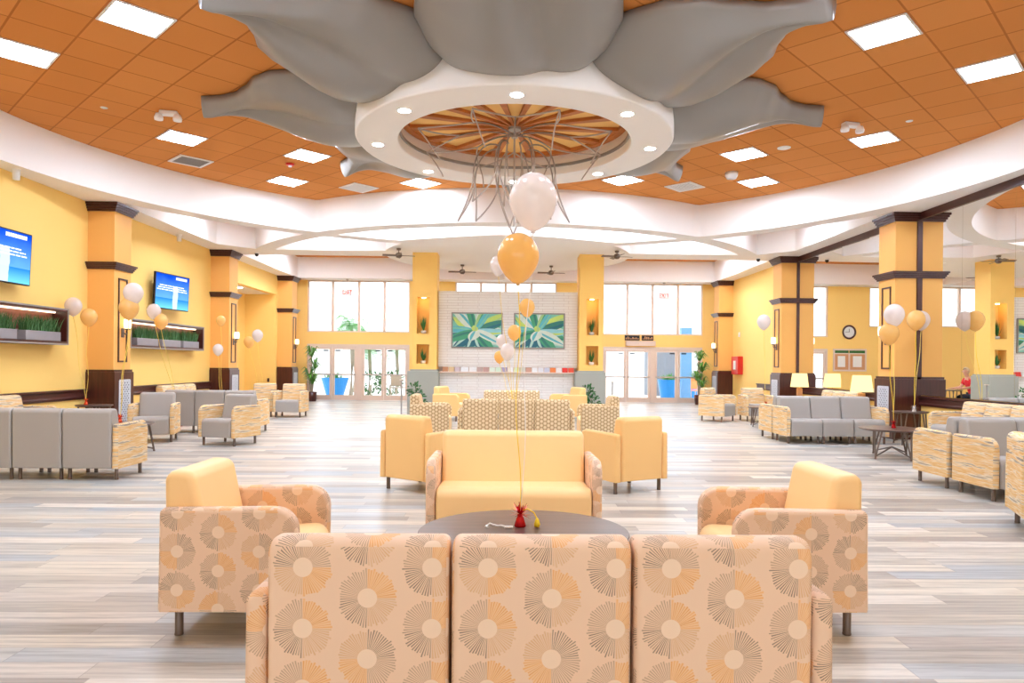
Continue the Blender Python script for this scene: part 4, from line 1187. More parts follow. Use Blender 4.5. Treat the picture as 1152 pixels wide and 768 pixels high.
def grass_clump(bm, L, rr, n=420):
    for k in range(n):
        x = rr.uniform(-0.08, 0.08); y = rr.uniform(-L/2, L/2); h = rr.uniform(0.14, 0.30)
        lean = Vector((rr.uniform(-0.03, 0.06), rr.uniform(-0.14, 0.14), 0)); w = rr.uniform(0.004, 0.008)
        a = rr.uniform(0, PI); t = Vector((math.cos(a), math.sin(a), 0))*w
        p = Vector((x, y, 0)); m = p+lean*0.4+Vector((0, 0, h*0.6)); q = p+lean+Vector((0, 0, h))
        v = [bm.verts.new(p-t), bm.verts.new(p+t), bm.verts.new(m+t*0.8), bm.verts.new(m-t*0.8), bm.verts.new(q)]
        bm.faces.new(v[:4]); bm.faces.new((v[3], v[2], v[4]))
def planter_box(y0, y1, z0, z1, troughs, lb, which):
    e = empty('planter_box', (XL, (y0+y1)/2, z0), 0, lb, 'shadow box', 'dark wood wall boxes with grasses')
    L = (y1-y0)/2; h = z1-z0; d = 0.26; t = 0.06
    bm = bmesh.new()
    bx(bm, 0.0, d, -L, L, 0, t); bx(bm, 0.0, d, -L, L, h-t, h); bx(bm, 0.0, d, -L, -L+t, t, h-t); bx(bm, 0.0, d, L-t, L, t, h-t)
    finish('frame', bm, M['mahogany'], e)
    bm = bmesh.new(); bx(bm, 0.0, 0.012, -L+t, L-t, t, h-t); finish('back_panel', bm, wood_mat('cherry_back_panel', (120, 66, 50), (150, 92, 72), 0.4, along=1), e)
    bm = bmesh.new(); bx(bm, 0.06, 0.10, -L+t+0.05, L-t-0.05, h-t-0.02, h-t); finish('light_strip', bm, emit('box_light_strip', (255, 224, 190), 3.0), e)
    bm = bmesh.new()
    fw = 0.025
    bx(bm, d, d+0.008, -L, L, 0, fw); bx(bm, d, d+0.008, -L, L, h-fw, h); bx(bm, d, d+0.008, -L, -L+fw, fw, h-fw); bx(bm, d, d+0.008, L-fw, L, fw, h-fw)
    finish('front_trim', bm, M['ventgrey'], e)
    n = len(troughs)
    for k, (a, b) in enumerate(troughs):
        g = empty('trough_planter', (XL+0.14, (a+b)/2, z0+t), 0, '%s grey grass trough inside the %s wall box' % (['nearest', 'middle', 'farthest'][k] if n == 3 else ['nearer', 'farther'][k], which), 'planter', 'grey troughs with grasses')
        LL = b-a
        bm = bmesh.new(); bx(bm, -0.09, 0.09, -LL/2, LL/2, 0, 0.16, 0.006, 1); finish('trough', bm, M['concrete'], g)
        bm = bmesh.new(); grass_clump(bm, LL*0.95, random.Random(int(y0*10)+k)); 
        gr = finish('grass', bm, M['grass'], g, loc=(0, 0, 0.155)); gr['kind'] = 'stuff'
planter_box(9.10, 12.56, 1.655, 2.29, ((9.35, 10.2), (10.45, 11.3), (11.50, 12.40)), 'dark wood wall box with grasses at the left picture edge', 'first')
planter_box(14.62, 18.16, 1.655, 2.26, ((14.95, 15.85), (16.05, 16.95), (17.10, 17.95)), 'dark wood wall box with grasses between the two left columns', 'second')
# dark door in the recess
dn += 1
e = empty('door_%d' % dn, (-9.0, 23.2, 0)); struct(e, 'dark wood door in the left recess', 'door')
bm = bmesh.new(); bx(bm, 0.0, 0.05, -0.5, 0.5, 0, 2.05, 0.004, 1); finish('leaf', bm, M['mahogany'], e)
bm = bmesh.new(); tube(bm, [(0.05, -0.42, 1.0), (0.10, -0.42, 1.0), (0.10, -0.30, 1.0)], 0.012, 8); finish('door_handle', bm, M['rod'], e)

# ------------------------------------------------------------------ partition: pictures, ledge items, niche plants
def agave(cx, lb):
    w, h = 1.42, 0.99
    e = empty('picture', (cx, 19.6, 2.315), 0, lb, 'picture', 'framed leaf pictures')
    bm = bmesh.new(); f = 0.035
    bx(bm, -w/2, w/2, -0.045, 0, -h/2, -h/2+f); bx(bm, -w/2, w/2, -0.045, 0, h/2-f, h/2); bx(bm, -w/2, -w/2+f, -0.045, 0, -h/2+f, h/2-f); bx(bm, w/2-f, w/2, -0.045, 0, -h/2+f, h/2-f)
    finish('frame', bm, M['ventgrey'], e)
    cols = [(126, 200, 178), (180, 218, 206), (70, 160, 120), (150, 214, 220), (216, 230, 218), (52, 124, 112), (196, 220, 110), (96, 186, 196), (34, 104, 122), (168, 206, 140)]
    ms = [plain('picture_ink', c, 0.6, var=0.12, scale=9) for c in cols]
    bm = bmesh.new(); bx(bm, -w/2+f, w/2-f, -0.02, -0.01, -h/2+f, h/2-f, mi=0)
    rr = random.Random(11)
    o = Vector((-0.06, -0.02)); W2, H2 = w/2-f-0.004, h/2-f-0.004
    leaves = []
    for k in range(19):
        a = PI*(-0.18+1.36*k/18)+rr.uniform(-0.06, 0.06); leaves.append((a, rr.uniform(0.7, 1.1), rr.uniform(0.07, 0.13), 1+k % 9))
    rr.shuffle(leaves)
    leaves += [(PI*1.25, 0.8, 0.14, 8), (PI*1.42, 0.7, 0.13, 8), (PI*1.58, 0.7, 0.13, 8), (PI*1.75, 0.85, 0.14, 2), (PI*1.12, 0.9, 0.12, 2), (PI*1.90, 0.9, 0.11, 4), (PI*1.5, 0.28, 0.16, 4), (PI*0.5, 0.16, 0.09, 6)]
    for k, (a, L, wd, mi) in enumerate(leaves):
        d = Vector((math.cos(a), math.sin(a))); n = Vector((-d.y, d.x)); pts = []
        bend = rr.uniform(-0.15, 0.15)
        for s_ in (1, -1):
            rng = range(0, 13) if s_ > 0 else range(12, -1, -1)
            for q in rng:
                t = q/12; ww = wd*math.sin(PI*min(1, 0.12+t*0.88))**0.8
                p = o+d*(L*t)+n*(s_*ww+bend*t*t)
                pts.append(p)
        clipped = []
        for p in pts: clipped.append(Vector((max(-W2, min(W2, p.x)), max(-H2, min(H2, p.y)))))
        ded = []
        for p in clipped:
            if not ded or (p-ded[-1]).length > 1e-4: ded.append(p)
        y = -0.0202-0.00022*k
        try:
            fc = bm.faces.new([bm.verts.new((p.x, y, p.y)) for p in ded]); fc.material_index = mi
        except ValueError: pass
        m2 = []
        for s_ in (1, -1):
            rng = range(0, 13) if s_ > 0 else range(12, -1, -1)
            for q in rng:
                t = q/12; ww = wd*0.28*math.sin(PI*min(1, 0.12+t*0.88))
                p = o+d*(L*t)+n*(s_*ww+bend*t*t-wd*0.35*math.sin(PI*t))
                m2.append(Vector((max(-W2, min(W2, p.x)), max(-H2, min(H2, p.y)))))
        ded = []
        for p in m2:
            if not ded or (p-ded[-1]).length > 1e-4: ded.append(p)
        try:
            fc = bm.faces.new([bm.verts.new((p.x, y-0.0001, p.y)) for p in ded]); fc.material_index = (mi+3) % 10
        except ValueError: pass
    finish('printed_canvas', bm, ms, e)
agave(-0.76, 'framed teal and green leaf picture, the left one on the stone partition')
agave(0.97, 'framed teal and green leaf picture, the right one on the stone partition')
rr = random.Random(5)
cols = [(196, 140, 100), (226, 196, 150), (206, 190, 196), (250, 250, 248), (250, 250, 248), (186, 160, 150), (190, 150, 140), (226, 240, 226), (216, 236, 214), (168, 160, 190), (250, 250, 250), (226, 240, 200), (214, 214, 200),
        (206, 160, 140), (250, 250, 250), (236, 236, 240), (206, 206, 220), (236, 130, 60), (250, 240, 236), (226, 50, 40), (240, 90, 60)]
cname = ['tan', 'cream', 'mauve', 'white', 'white', 'taupe', 'rose brown', 'mint', 'pale green', 'lilac', 'white', 'pale lime', 'stone grey', 'clay', 'white', 'off white', 'pale grey blue', 'orange', 'pink white', 'red', 'coral']
xx = -1.70
def brochure_mesh(w, h, c):
    bm = bmesh.new()
    bx(bm, -w/2, w/2, -0.008, 0.008, 0, h, 0.002, 1)
    for v in bm.verts: v.co.y += v.co.z*0.25
    return bm
for k, c in enumerate(cols):
    w = 0.15 if c != (250, 250, 248) else 0.21
    bm = brochure_mesh(w, 0.125, c)
    nb = {3: ' next to the mauve one', 4: ' next to the taupe one', 10: ' between the lilac and pale lime ones', 14: ' right of the clay coloured one'}.get(k, '')
    o = finish('brochure', bm, [plain('brochure_paper', c, 0.6, var=0.10, scale=30)], loc=(xx+w/2, 19.49, 1.17))
    tag(o, '%s booklet leaning on the stone partition ledge%s' % (cname[k], nb), 'booklet', 'booklets along the ledge')
    xx += w+0.018
def niche_plant(x, z, big, lb):
    e = empty('potted_succulent', (x, 19.36, z), 0, lb, 'plant', 'niche plants')
    bm = bmesh.new(); lathe(bm, [(0.0, 0.0), (0.055, 0.0), (0.07, 0.05), (0.065, 0.085), (0.055, 0.085), (0.05, 0.07), (0, 0.07)], 18); finish('bowl', bm, M['white'], e, smooth=True)
    bm = bmesh.new(); rr = random.Random(int(x*100+z*10))
    for k in range(22):
        a = rr.uniform(0, 2*PI); L = rr.uniform(0.18, 0.40)*big; l = rr.uniform(0.05, 0.12); w = 0.016
        d = Vector((math.cos(a), math.sin(a), 0)); t = Vector((-d.y, d.x, 0))*w
        p = Vector((0, 0, 0.06)); m = p+d*l*0.7+Vector((0, 0, L*0.5)); q = p+d*l+Vector((0, 0, L))
        v = [bm.verts.new(p-t*0.6), bm.verts.new(p+t*0.6), bm.verts.new(m+t), bm.verts.new(m-t), bm.verts.new(q)]
        bm.faces.new(v[:4]); bm.faces.new((v[3], v[2], v[4]))
    finish('leaves', bm, M['leaf'], e)
for x, s_ in ((-2.215, 'left'), (2.40, 'right')):
    niche_plant(x, 2.2, 1.25, 'spiky potted succulent in the upper niche of the %s amber column' % s_)
    niche_plant(x, 1.38, 1.0, 'spiky potted succulent in the lower niche of the %s amber column' % s_)

# plants standing on the floor
def bushy(loc, h, lb, n=70):
    e = empty('potted_bush', loc, 0, lb, 'plant', 'bushes before the grey column bases')
    bm = bmesh.new(); lathe(bm, [(0, 0), (0.11, 0), (0.14, 0.24), (0.12, 0.24), (0.11, 0.2), (0, 0.2)], 20); finish('pot', bm, M['concrete'], e, smooth=True)
    bm = bmesh.new(); rr = random.Random(int(loc[0]*77))
    tube(bm, [(0, 0, 0.2), (0.02, 0, h*0.5), (-0.02, 0.01, h*0.85)], 0.012, 6); finish('stem', bm, M['trunk'], e)
    bm = bmesh.new()
    for c, r in (((-0.08, 0, h*0.82), 0.17), ((0.08, -0.03, h*0.52), 0.16), ((0.0, 0.04, h*0.65), 0.14)):
        for k in range(n):
            d = Vector((rr.gauss(0, 1), rr.gauss(0, 1), rr.gauss(0, 1))).normalized()
            p = Vector(c)+d*r*rr.uniform(0.3, 1.0); t = d.cross(Vector((rr.random(), rr.random(), rr.random()))).normalized(); s_ = rr.uniform(0.03, 0.055)
            v = [bm.verts.new(p), bm.verts.new(p+d*s_+t*s_*0.5), bm.verts.new(p+d*s_*2.0), bm.verts.new(p+d*s_-t*s_*0.5)]
            bm.faces.new(v)
    finish('foliage', bm, M['leaf'], e)
bushy((-2.28, 18.55, 0), 0.86, 'small dark green bush before the left grey column base')
bushy((2.28, 18.55, 0), 0.84, 'small dark green bush before the right grey column base')
def dracaena(loc, lb, h=1.9):
    e = empty('potted_dracaena', loc, 0, lb, 'plant', 'tall plants by the doors')
    bm = bmesh.new(); lathe(bm, [(0, 0), (0.16, 0), (0.20, 0.34), (0.17, 0.34), (0.16, 0.3), (0, 0.3)], 22); finish('pot', bm, M['mahogany'], e, smooth=True)
    rr = random.Random(int(loc[0]*13)); heads = [(0.0, 0.0, 0.84), (0.10, 0.05, 0.62), (-0.08, 0.0, 0.45), (0.05, -0.08, 0.34)]
    for x, y, t in heads:
        bm = bmesh.new(); tube(bm, [(x*0.3, y*0.3, 0.3), (x, y, h*t)], 0.02, 7); finish('stem', bm, M['trunk'], e)
    for x, y, t in heads:
        bm = bmesh.new()
        for k in range(40):
            a = rr.uniform(0, 2*PI); L = rr.uniform(0.26, 0.46); up = rr.uniform(0.05, 0.38)
            d = Vector((math.cos(a), math.sin(a), 0)); s_ = Vector((-d.y, d.x, 0))*0.022; p = Vector((x, y, h*t+rr.uniform(-0.06, 0.02)))
            m = p+d*L*0.5+Vector((0, 0, up)); q = p+d*L+Vector((0, 0, up*0.7-0.05))
            v = [bm.verts.new(p-s_*0.5), bm.verts.new(p+s_*0.5), bm.verts.new(m+s_), bm.verts.new(m-s_), bm.verts.new(q)]
            bm.faces.new(v[:4]); bm.faces.new((v[3], v[2], v[4]))
        finish('leaf_crown', bm, M['leaf2'], e)
dracaena((-6.84, 25.2, 0), 'tall leafy potted plant beside the left glass doors')
dracaena((7.0, 25.1, 0), 'tall leafy potted plant beside the right glass doors')
for x, sd in ((-2.75, 'left'), (2.93, 'right')):
    e = empty('floor_stand', (x, 19.0, 0), 0, 'slim grey metal stand beside the %s grey column base' % sd, 'stand', 'slim floor stands')
    bm = bmesh.new(); lathe(bm, [(0, 0), (0.10, 0), (0.10, 0.012), (0.022, 0.02), (0.022, 0.93)], 20); finish('post', bm, M['ventgrey'], e, smooth=True, wn=True)
    bm = bmesh.new(); bx(bm, -0.05, 0.05, -0.04, 0.04, 0.93, 0.95, 0.005, 1); finish('top_plate', bm, M['alu'], e)

# ------------------------------------------------------------------ signs, clock, boards, fire cabinet
def text_mesh(txt, size, mat, parent, loc, rot, name='lettering', ext=0.003):
    cu = bpy.data.curves.new(name, 'FONT'); cu.body = txt; cu.size = size; cu.align_x = 'CENTER'; cu.align_y = 'CENTER'; cu.extrude = ext
    tmp = bpy.data.objects.new(name, cu); COL.objects.link(tmp)
    me = bpy.data.meshes.new_from_object(tmp.evaluated_get(bpy.context.evaluated_depsgraph_get()))
    bpy.data.objects.remove(tmp)
    me.materials.clear(); me.materials.append(mat)
    o = bpy.data.objects.new(name, me); COL.objects.link(o); o.parent = parent; o.location = loc; o.rotation_euler = rot
    return o
for x, z, lb in ((-5.70, 3.92, 'hanging exit sign with red letters before the left windows'), (5.80, 3.92, 'hanging exit sign with red letters before the right windows')):
    e = empty('exit_sign', (x, 25.6, z), 0, lb, 'sign', 'hanging exit signs')
    bm = bmesh.new(); bx(bm, -0.17, 0.17, -0.02, 0.02, -0.12, 0.12, 0.006, 1); finish('panel', bm, M['white'], e)
    bm = bmesh.new(); tube(bm, [(0, 0, 0.12), (0, 0, SZ-z-0.01)], 0.008, 6); lathe(bm, [(0, SZ-z-0.03), (0.05, SZ-z-0.03), (0.05, SZ-z-0.002), (0, SZ-z-0.002)], 14); finish('hanger', bm, M['rod'], e)
    text_mesh('EXIT', 0.19, M['led'], e, (0, -0.022, 0), (PI/2, 0, 0))
e = empty('word_sign', (4.98, YB, 2.395), 0, 'dark narrow sign with pale marks over the right glass doors', 'sign')
bm = bmesh.new(); bx(bm, -0.53, 0.02, -0.03, -0.001, -0.095, 0.095); bx(bm, 0.10, 0.53, -0.03, -0.001, -0.095, 0.095); finish('panel', bm, M['black'], e)
bm = bmesh.new(); rr = random.Random(9)
for a, b in ((-0.50, -0.02), (0.14, 0.51)):
    x = a
    while x < b:
        l = rr.uniform(0.03, 0.06); bx(bm, x, x+l, -0.033, -0.03, -0.05, -0.03+rr.uniform(0.0, 0.09)); x += l+0.02
finish('worn_lettering', bm, M['cork'], e)
bm = bmesh.new(); bx(bm, -0.50, 0.60, -0.10, -0.0, -0.30, -0.115, 0.01, 1); lathe(bm, [(0, 0), (0.04, 0), (0.04, 0.03), (0, 0.03)], 12, (0.0, -0.11, -0.22))
tag(finish('door_operator', bm, M['alu'], loc=(4.98, YB, 2.395)), 'pale box of the door opener below the dark sign', 'door opener')
# things the mirror shows on the pier behind the right amber column
e = empty('wall_clock', (2.75, YB, 2.70), 0, 'round dark rimmed wall clock on the pier behind the right amber column', 'clock')
bm = bmesh.new()
A = []
for r, y in ((0.20, -0.002), (0.26, -0.03), (0.27, -0.002)): A.append([bm.verts.new((r*math.cos(2*PI*i/40), y-0.01, r*math.sin(2*PI*i/40))) for i in range(40)])
for P_, Q in zip(A, A[1:]+A[:1]):
    for i in range(40): bm.faces.new((P_[i], P_[(i+1) % 40], Q[(i+1) % 40], Q[i]))
finish('rim', bm, M['mahogany'], e, smooth=True)
bm = bmesh.new(); lathe(bm, [(0, 0), (0.205, 0), (0.205, 0.01), (0, 0.01)], 40); o = finish('dial', bm, M['paper'], e, rot=(PI/2, 0, 0))
bm = bmesh.new(); bx(bm, -0.008, 0.008, -0.018, -0.014, 0, 0.12); bx(bm, -0.006, 0.15, -0.018, -0.014, -0.006, 0.006); finish('hand', bm, M['black'], e)
e = empty('notice_board', (2.75, YB, 1.65), 0, 'framed double notice board with two papers below the clock', 'notice board')
bm = bmesh.new()
for a, b, c, d in ((-0.67, 0.67, -0.42, -0.36), (-0.67, 0.67, 0.36, 0.42), (-0.67, -0.61, -0.36, 0.36), (0.61, 0.67, -0.36, 0.36), (-0.03, 0.03, -0.36, 0.22), (-0.61, 0.61, 0.22, 0.26)): bx(bm, a, b, -0.04, -0.001, c, d)
finish('frame', bm, M['alu'], e)
bm = bmesh.new(); bx(bm, -0.61, 0.61, -0.02, -0.001, -0.36, 0.22); finish('cork_panel', bm, M['cork'], e)
bm = bmesh.new(); bx(bm, -0.61, -0.02, -0.025, -0.001, 0.26, 0.36); bx(bm, 0.02, 0.61, -0.025, -0.001, 0.26, 0.36); finish('header_strip', bm, M['leaf'], e)
for sx in (-0.32, 0.32):
    bm = bmesh.new(); bx(bm, sx-0.17, sx+0.17, -0.024, -0.021, -0.26, 0.15)
    o = finish('pinned_paper', bm, M['paper'], e)
e = empty('fire_cabinet', (XR, 24.05, 1.41), 0, 'red fire equipment cabinet on the far right wall', 'fire cabinet')
bm = bmesh.new(); bx(bm, -0.18, 0.0, -0.34, 0.34, -0.31, 0.31, 0.012, 1); finish('box', bm, M['red'], e)
bm = bmesh.new(); bx(bm, -0.187, -0.178, -0.12, 0.12, -0.14, 0.16); bx(bm, -0.30, -0.187, -0.02, 0.02, -0.30, -0.27) if False else None; finish('window_label', bm, M['paper'], e)
bm = bmesh.new(); bx(bm, -0.02, 0.0, -0.06, 0.06, -0.08, 0.08, 0.005, 1); tag(finish('thermostat', bm, M['white'], loc=(XR, 24.1, 2.47)), 'small wall control above the red cabinet', 'thermostat')

# ------------------------------------------------------------------ outside
bm = bmesh.new(); bx(bm, -40, 40, YB+0.2, 90, -0.3, -0.06)
struct(finish('ground', bm, M['paving']), 'pale sunlit paving outside the glass doors', 'ground')
bm = bmesh.new(); bx(bm, -16, -7.6, 38, 40, -0.06, 7); bx(bm, 8.8, 18, 35, 38, -0.06, 5.5)
tag(finish('pale_building', bm, M['housewall']), 'white rendered building walls beyond the courtyard', 'building')
def blue_planter(x, y, r0, r1, h, lb, plant=True):
    e = empty('large_planter', (x, y, -0.06), 0, lb, 'planter', 'blue planters outside')
    bm = bmesh.new(); lathe(bm, [(0, 0), (r0, 0), (r1, h), (r1-0.05, h), (r1-0.07, h-0.06), (0, h-0.06)], 30); finish('pot', bm, M['blue'], e, smooth=False)
    bm = bmesh.new(); rr = random.Random(int(x*10))
    for k in range(60):
        a = rr.uniform(0, 2*PI); r = rr.uniform(0, r1*0.7); hh = rr.uniform(0.12, 0.36); s_ = rr.uniform(0.03, 0.06)
        p = Vector((r*math.cos(a), r*math.sin(a), h-0.06)); q = p+Vector((rr.uniform(-.15, .15), rr.uniform(-.15, .15), hh)); t = Vector((-math.sin(a), math.cos(a), 0))*s_
        bm.faces.new([bm.verts.new(v) for v in (p, (p+q)/2+t, q, (p+q)/2-t)])
    finish('foliage', bm, M['palm'], e)
blue_planter(-6.92, 29.0, 0.32, 0.56, 0.82, 'blue tapered planter outside the left glass doors')
blue_planter(6.85, 29.0, 0.36, 0.50, 0.86, 'blue tapered planter outside the right glass doors')
blue_planter(8.35, 31.5, 0.36, 0.50, 0.80, 'second blue planter outside at right, behind the blue post')
bm = bmesh.new(); bx(bm, 6.9, 8.5, 33.2, 34.6, -0.06, 2.25)
tag(finish('brick_pier', bm, M['brick']), 'grey brick pier outside behind the right blue planter', 'pier')
bm = bmesh.new(); bx(bm, 7.55, 8.0, 29.9, 30.3, -0.06, 3.0, 0.01, 1); tag(finish('blue_post', bm, M['bluegrey']), 'tall blue grey post outside the far right door', 'post')
def palm(x, y, h, lb, seed):
    e = empty('palm_tree', (x, y, -0.06), 0, lb, 'palm tree', 'palms outside')
    bm = bmesh.new(); tube(bm, [(0, 0, 0), (0.05, 0, h*0.5), (0.0, 0, h)], 0.10, 10, taper=0.7); finish('trunk', bm, M['trunk'], e, smooth=True)
    rr = random.Random(seed); bm = bmesh.new()
    for k in range(20):
        a = 2*PI*k/20+rr.uniform(-0.15, 0.15); L = rr.uniform(0.8, 1.2); up = rr.uniform(-0.1, 0.7)
        pts = [Vector((math.cos(a)*L*t, math.sin(a)*L*t, h+up*math.sin(t*PI*0.7)-0.9*t*t*(1-up*0.6))) for t in (0, .2, .4, .6, .8, 1)]
        s_ = Vector((-math.sin(a), math.cos(a), 0))
        for i in range(len(pts)-1):
            for j in range(3):
                p = pts[i].lerp(pts[i+1], j/3.0); d = (pts[i+1]-pts[i]).normalized()
                for sg in (-1, 1):
                    q = p+s_*sg*0.22+d*0.12+Vector((0, 0, -0.10))
                    bm.faces.new([bm.verts.new(v) for v in (p-d*0.02, p+d*0.03, q)])
    finish('crown', bm, M['palm'], e)
palm(-6.1, 32.0, 2.15, 'palm tree outside behind the hedge, left one', 1)
palm(-5.05, 33.2, 2.25, 'palm tree outside by the metal chairs, right one', 2)
palm(-7.3, 34.5, 2.6, 'palm tree outside above the left blue planter', 3)
palm(-6.7, 31.0, 3.1, 'taller palm tree whose crown shows in the left upper window', 4)
def hedge(x, y, lb, seed, r=0.6):
    e = empty('shrub', (x, y, -0.06), 0, lb, 'shrub', 'shrubs outside')
    bm = bmesh.new(); tube(bm, [(0, 0, 0), (0.03, 0, 0.5)], 0.03, 6); finish('stem', bm, M['trunk'], e)
    bm = bmesh.new(); rr = random.Random(seed)
    for k in range(420):
        d = Vector((rr.gauss(0, 1), rr.gauss(0, 1), rr.gauss(0, 1))).normalized(); p = Vector((0, 0, 0.62))+Vector((d.x*r, d.y*r*0.7, d.z*0.55))*rr.uniform(0.5, 1); t = d.cross(Vector((rr.random(), rr.random(), rr.random()))).normalized(); s_ = rr.uniform(0.04, 0.08)
        bm.faces.new([bm.verts.new(v) for v in (p, p+d*s_+t*s_*0.5, p+d*s_*2, p+d*s_-t*s_*0.5)])
    finish('foliage', bm, M['leaf'], e)
hedge(-5.7, 30.2, 'dark shrub right of the left blue planter', 21); hedge(-4.95, 30.6, 'dark flowering shrub outside before the palms', 22)
def patio_chair(x, y, rz, mat, lb):
    e = empty('patio_chair', (x, y, -0.06), rz, lb, 'chair')
    bm = bmesh.new(); bx(bm, -0.24, 0.24, -0.24, 0.24, 0.43, 0.47, 0.01, 1); finish('seat', bm, mat, e)
    bm = bmesh.new(); bx(bm, -0.24, 0.24, 0.20, 0.24, 0.50, 0.98, 0.01, 1); finish('backrest', bm, mat, e)
    for sx in (-0.22, 0.22):
        for sy in (-0.22, 0.22):
            bm = bmesh.new(); tube(bm, [(sx, sy, 0), (sx, sy, 0.44 if sy < 0 else 0.96)], 0.014, 8); finish('leg', bm, M['rod'], e)
patio_chair(7.82, 28.2, 0.1, plain('orange_seat_plastic', (238, 150, 96), 0.5), 'orange patio chair outside at the far right door')
patio_chair(-4.3, 28.8, 0.6, M['ventgrey'], 'grey metal patio chair outside the left doors')

# ------------------------------------------------------------------ person seen in the mirror
e_stool = empty('cafe_chair', (2.10, 20.75, 0), -PI/2, 'dark chair under the person in red behind the right amber column', 'chair')
bm = bmesh.new(); bx(bm, -0.21, 0.21, -0.21, 0.21, 0.43, 0.47, 0.01, 1); finish('seat', bm, M['black'], e_stool)
bm = bmesh.new(); bx(bm, -0.20, 0.20, -0.215, -0.19, 0.52, 0.80, 0.01, 1); finish('backrest', bm, M['black'], e_stool)
for sx in (-0.19, 0.19):
    for sy in (-0.19, 0.19):
        bm = bmesh.new(); tube(bm, [(sx, sy, 0), (sx, sy, 0.44 if sy > 0 else 0.79)], 0.013, 8); finish('leg', bm, M['rod'], e_stool)
table('cafe_table', (2.72, 20.75), 0.25, 0.74, (45, 135, 225, 315), 'small cafe table before the seated person in red')
def skin_body(name, verts, edges, radii, mat, parent, sub=2):
    me = bpy.data.meshes.new(name); me.from_pydata(verts, edges, []); me.materials.append(mat)
    o = bpy.data.objects.new(name, me); COL.objects.link(o); o.parent = parent
    md = o.modifiers.new('skin', 'SKIN'); md.use_smooth_shade = True
    for i, r in enumerate(radii): me.skin_vertices[0].data[i].radius = (r, r) if not isinstance(r, tuple) else r
    me.skin_vertices[0].data[0].use_root = True
    s_ = o.modifiers.new('sub', 'SUBSURF'); s_.levels = sub; s_.render_levels = sub
    return o
# seated, facing +X (towards the table), leaning forward
pe = empty('person', (2.08, 20.75, 0), 0, 'seated person in a red shirt leaning forward, seen in the mirror', 'person')
V = [(0, 0, 0.55), (0.02, 0, 0.72), (0.10, 0, 0.92), (0.17, 0, 1.05), (0.22, 0, 1.13), (0.25, 0, 1.19), (0.27, 0, 1.29), (0.28, 0, 1.36),
     (0.0, 0.09, 0.53), (0.40, 0.11, 0.53), (0.40, 0.11, 0.28), (0.38, 0.11, 0.06), (0.50, 0.12, 0.035),
     (0.0, -0.09, 0.53), (0.40, -0.11, 0.53), (0.40, -0.11, 0.28), (0.38, -0.11, 0.06), (0.50, -0.12, 0.035),
     (0.16, 0.19, 1.04), (0.26, 0.24, 0.82), (0.50, 0.16, 0.79), (0.57, 0.14, 0.785),
     (0.16, -0.19, 1.04), (0.26, -0.24, 0.82), (0.50, -0.16, 0.79), (0.57, -0.14, 0.785)]
E_ = [(0, 1), (1, 2), (2, 3), (3, 4), (4, 5), (5, 6), (6, 7), (0, 8), (8, 9), (9, 10), (10, 11), (11, 12), (0, 13), (13, 14), (14, 15), (15, 16), (16, 17), (3, 18), (18, 19), (19, 20), (20, 21), (3, 22), (22, 23), (23, 24), (24, 25)]
Rr = [0.14, 0.14, 0.155, 0.12, 0.055, 0.058, 0.092, 0.07, 0.09, 0.072, 0.055, 0.042, 0.035, 0.09, 0.072, 0.055, 0.042, 0.035, 0.06, 0.044, 0.032, 0.03, 0.06, 0.044, 0.032, 0.03]
skin_body('body', V, E_, Rr, M['skin'], pe)
sh = skin_body('shirt', [(0, 0, 0.56), (0.02, 0, 0.72), (0.10, 0, 0.92), (0.17, 0, 1.05), (0.205, 0, 1.10), (0.16, 0.19, 1.04), (0.22, 0.23, 0.88), (0.16, -0.19, 1.04), (0.22, -0.23, 0.88)],
               [(0, 1), (1, 2), (2, 3), (3, 4), (3, 5), (5, 6), (3, 7), (7, 8)], [0.155, 0.16, 0.175, 0.135, 0.075, 0.078, 0.068, 0.078, 0.068], M['shirt'], pe); sh['label'] = 'red short sleeved shirt'
tr = skin_body('trousers', [(0, 0, 0.55), (0.0, 0.09, 0.535), (0.40, 0.11, 0.535), (0.40, 0.11, 0.28), (0.38, 0.11, 0.09), (0.0, -0.09, 0.535), (0.40, -0.11, 0.535), (0.40, -0.11, 0.28), (0.38, -0.11, 0.09)],
               [(0, 1), (1, 2), (2, 3), (3, 4), (0, 5), (5, 6), (6, 7), (7, 8)], [0.15, 0.105, 0.085, 0.068, 0.056, 0.105, 0.085, 0.068, 0.056], M['trousers'], pe); tr['label'] = 'dark trousers'
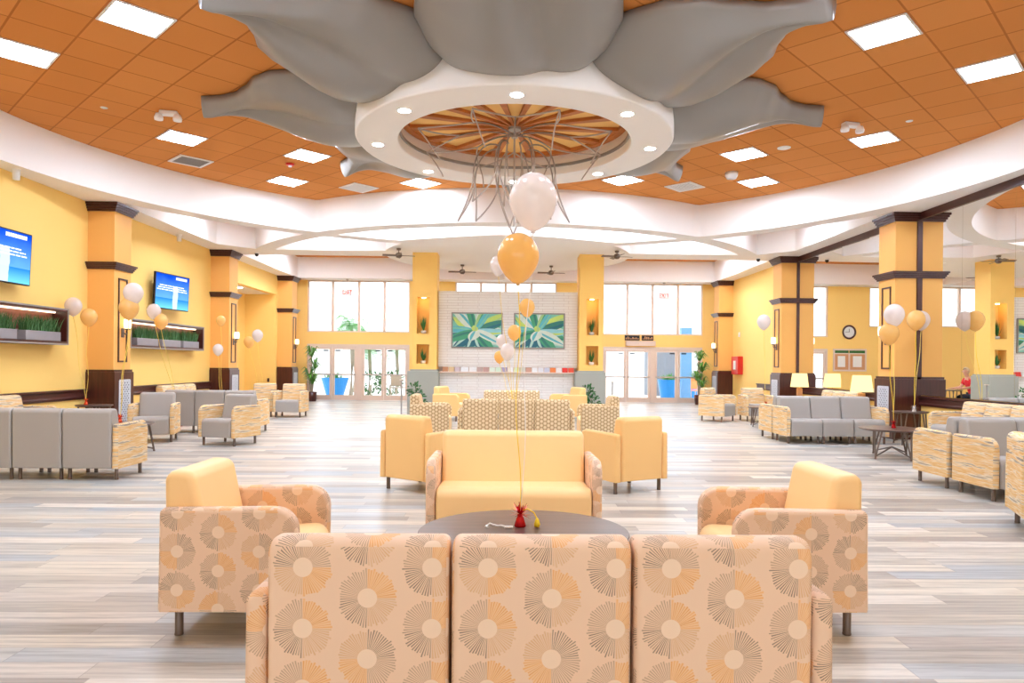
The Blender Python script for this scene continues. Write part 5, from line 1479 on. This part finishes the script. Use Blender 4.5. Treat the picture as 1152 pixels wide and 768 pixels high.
for sg in (-1, 1):
    base = Vector((0.575, sg*0.14, 0.785)); verts, edges, rad = [tuple(base+Vector((-0.02, 0, 0)))], [], [0.026]
    verts.append(tuple(base+Vector((0.045, 0, 0.002)))); edges.append((0, 1)); rad.append(0.03)
    for k, L in enumerate((0.062, 0.072, 0.068, 0.052)):
        y = (k-1.5)*0.02; i = len(verts)
        verts += [tuple(base+Vector((0.07, y, 0.0))), tuple(base+Vector((0.07+L*0.55, y*1.1, -0.002))), tuple(base+Vector((0.07+L, y*1.15, -0.018)))]
        edges += [(1, i), (i, i+1), (i+1, i+2)]; rad += [0.010, 0.0085, 0.007]
    i = len(verts); verts += [tuple(base+Vector((0.02, -sg*0.035, 0.0))), tuple(base+Vector((0.055, -sg*0.055, -0.006)))]; edges += [(0, i), (i, i+1)]; rad += [0.011, 0.009]
    skin_body('hand', verts, edges, rad, M['skin'], pe, 1)
bm = bmesh.new(); bmesh.ops.create_uvsphere(bm, u_segments=20, v_segments=14, radius=0.105)
for v in list(bm.verts):
    v.co = Vector((v.co.x*1.0, v.co.y*0.9, v.co.z*1.05))
bmesh.ops.delete(bm, geom=[v for v in bm.verts if v.co.x > 0.045 and v.co.z < 0.05], context='VERTS')
h_ = finish('hair', bm, M['hair'], pe, smooth=True, loc=(0.265, 0, 1.315)); h_['label'] = 'short pale hair'
bm = bmesh.new()
bmesh.ops.create_uvsphere(bm, u_segments=10, v_segments=8, radius=0.018, matrix=Matrix.Translation((0.375, 0, 1.29)))
for sg in (-1, 1): bmesh.ops.create_uvsphere(bm, u_segments=10, v_segments=8, radius=0.022, matrix=Matrix.Translation((0.275, sg*0.092, 1.30)))
finish('face_features', bm, M['skin'], pe, smooth=True)

# ------------------------------------------------------------------ light and colour
w = bpy.data.worlds.new('World'); sc.world = w; w.use_nodes = True
bg = w.node_tree.nodes['Background']; bg.inputs[0].default_value = (0.93, 0.965, 1.0, 1); bg.inputs[1].default_value = 1.8
sc.view_settings.view_transform = 'Standard'; sc.view_settings.look = 'None'
sc.view_settings.exposure = 0.86; sc.view_settings.gamma = 1.0; sc.view_settings.use_curve_mapping = False
cy = sc.cycles
cy.max_bounces = 10; cy.diffuse_bounces = 5; cy.glossy_bounces = 4; cy.transmission_bounces = 6; cy.transparent_max_bounces = 12
cy.sample_clamp_indirect = 4.0; cy.caustics_reflective = True; cy.caustics_refractive = False
cy.use_denoising = True
